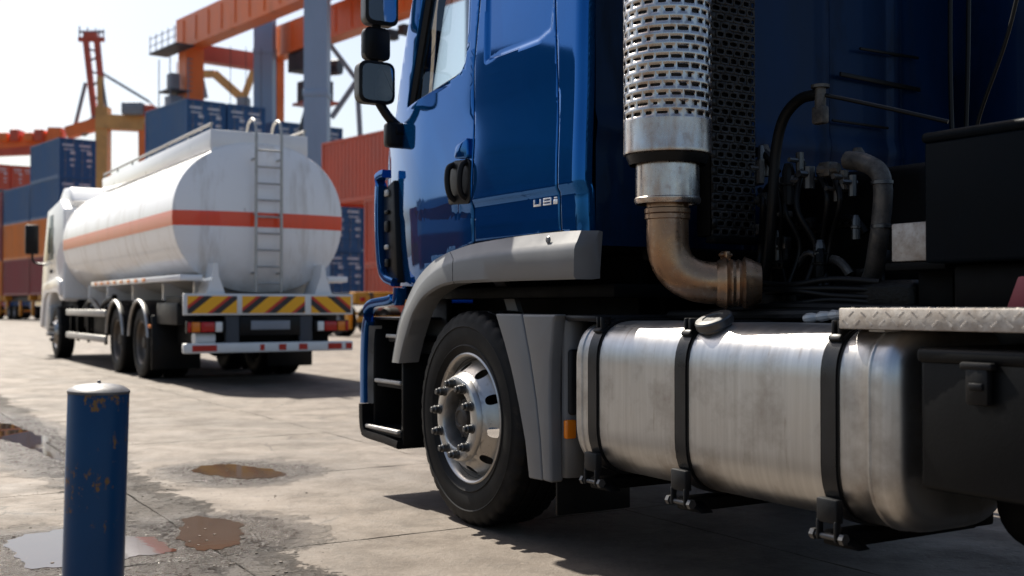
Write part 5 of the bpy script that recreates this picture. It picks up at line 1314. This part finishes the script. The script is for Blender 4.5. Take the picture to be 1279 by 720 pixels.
for p in (Vector((0, 0, 0)), Vector((14, 6, 0))): part(BG, 'top_girder', 'crane_blue', ((p.x, p.y, 31.9), (p.x+d12.x, p.y+d12.y, 31.9), 1.2, 1.4))
q = WP(384, 61)-C2; q2 = WP(371, 61)-C2
part(BG, 'cable_chute', 'steel_dark', tubes=(([(q.x+.25, q.y, 14), (q.x-.1, q.y, 11.5), (q2.x, q2.y, 9.8)], .12),))
# distant quay crane
QY = 190.0
def qp(px, py, dy=0.0): p = WP(px, QY+dy); return Vector((p.x, p.y, CAMH-(py-PXH)/PXF*(QY+dy)))
QC = thing('quay_crane', 'distant red and orange quay crane with tall A-frame mast', 'crane', WP(118, QY), 0)
o_ = QC.location
def Qp(*a, **k): return qp(*a, **k)-o_
def qpart(nm, mat, *bs): return part(QC, nm, mat, *[(Qp(*a), Qp(*b_), w, w) for a, b_, w in bs])
qpart('mast_leg', 'crane_red', ((105.5, 46), (118, 150), .85)); qpart('mast_leg', 'crane_red', ((119.5, 46), (124.5, 95), .85)); qpart('mast_leg', 'crane_yellow', ((124.5, 95), (125.5, 150), .9))
qpart('back_stay', 'steel_grey', ((106, 103), (93, 158), .5)); qpart('back_stay', 'steel_grey', ((126, 96), (133, 140), .4))
mp_ = qpart('mast_platform', 'crane_red', ((97, 48.5), (129, 48.5), .7), ((105, 44), (120, 44), 1.1))
for k, px in enumerate((98, 103, 108, 113, 118, 123, 128)):
    b = B(); b.tube([Qp(px, 48), Qp(px, 32+5*abs(math.sin(k*1.7)))], .12, 6); b.obj('mast_post', 'steel_grey', mp_)
b = B(); b.tube([Qp(97, 39), Qp(129, 39)], .2, 6); b.obj('mast_railing', 'steel_grey', mp_)
for (a, c_) in (((107.5, 60), (121, 64)), ((109, 76), (122.5, 70)), ((110, 88), (123.5, 92)), ((112, 108), (124.5, 100)), ((114, 118), (125, 126))): qpart('mast_lattice', 'steel_grey', (a, c_, .3))
qpart('fore_stay', 'steel_grey', ((128, 93), (190, 130), .25)); qpart('fore_stay', 'steel_grey', ((127, 90), (186, 126), .2))
qpart('boom_girder', 'crane_orange', ((84, 166), (128, 153), 1.9)); qpart('boom_girder', 'crane_yellow', ((122, 152), (182, 155), 2.4)); qpart('boom_walkway', 'steel_dark', ((125, 147), (180, 150), .8))
qpart('sea_leg', 'crane_yellow', ((128.5, 134), (128.5, 381), 2.0)); qpart('sea_leg', 'crane_orange', ((182, 155), (184, 381), 2.0))
qpart('land_leg', 'crane_orange', ((70, 160), (66, 381), 2.2)); qpart('land_leg', 'crane_orange', ((-20, 170), (-22, 381), 2.2))
qpart('rear_girder', 'crane_orange', ((-40, 184), (80, 172), 1.8)); qpart('rear_girder', 'crane_red', ((-30, 190), (70, 186), 1.6))
qpart('gusset', 'steel_grey', ((100, 165), (122, 150), 1.6))
b = B(); lo_, hi_ = Qp(158, 146), Qp(184, 131); b.box((lo_.x, -3, lo_.z), (hi_.x, 3, hi_.z), .2); b.obj('machinery_house', 'steel_grey', QC)
b = B(); lo_, hi_ = Qp(176, 146), Qp(196, 133); b.box((lo_.x, -2, lo_.z), (hi_.x, 2, hi_.z), .2); b.obj('machinery_house', 'crane_red', QC)
for k, px in enumerate((8, 22, 40, 52)):
    b = B(); lo_, hi_ = Qp(px-5, 178), Qp(px+6, 167-k % 2*4); b.box((lo_.x, -2, lo_.z), (hi_.x, 2, hi_.z), .2); b.obj('girder_cabinet', 'crane_red' if k % 2 else 'crane_orange', QC)
# slim derrick behind the stacks
DC = thing('derrick_crane', 'slim grey derrick crane with jointed jib behind the blue containers', 'crane', WP(330, 120), 0)
def dp(px, py): p = WP(px, 120); return Vector((p.x-DC.location.x, 0, CAMH-(py-PXH)/PXF*120))
for nm, a, c_, w in (('mast', (305, 381), (304, 122), 1.2), ('jib', (304, 124), (268, 92), .9), ('jib', (268, 92), (253, 92), .7), ('jib_stay', (250, 94), (256, 122), .5), ('jib', (304, 122), (318, 84), .6)):
    part(DC, nm, 'crane_yellow' if nm == 'jib' else 'steel_grey', (dp(*a), dp(*c_), w, w))
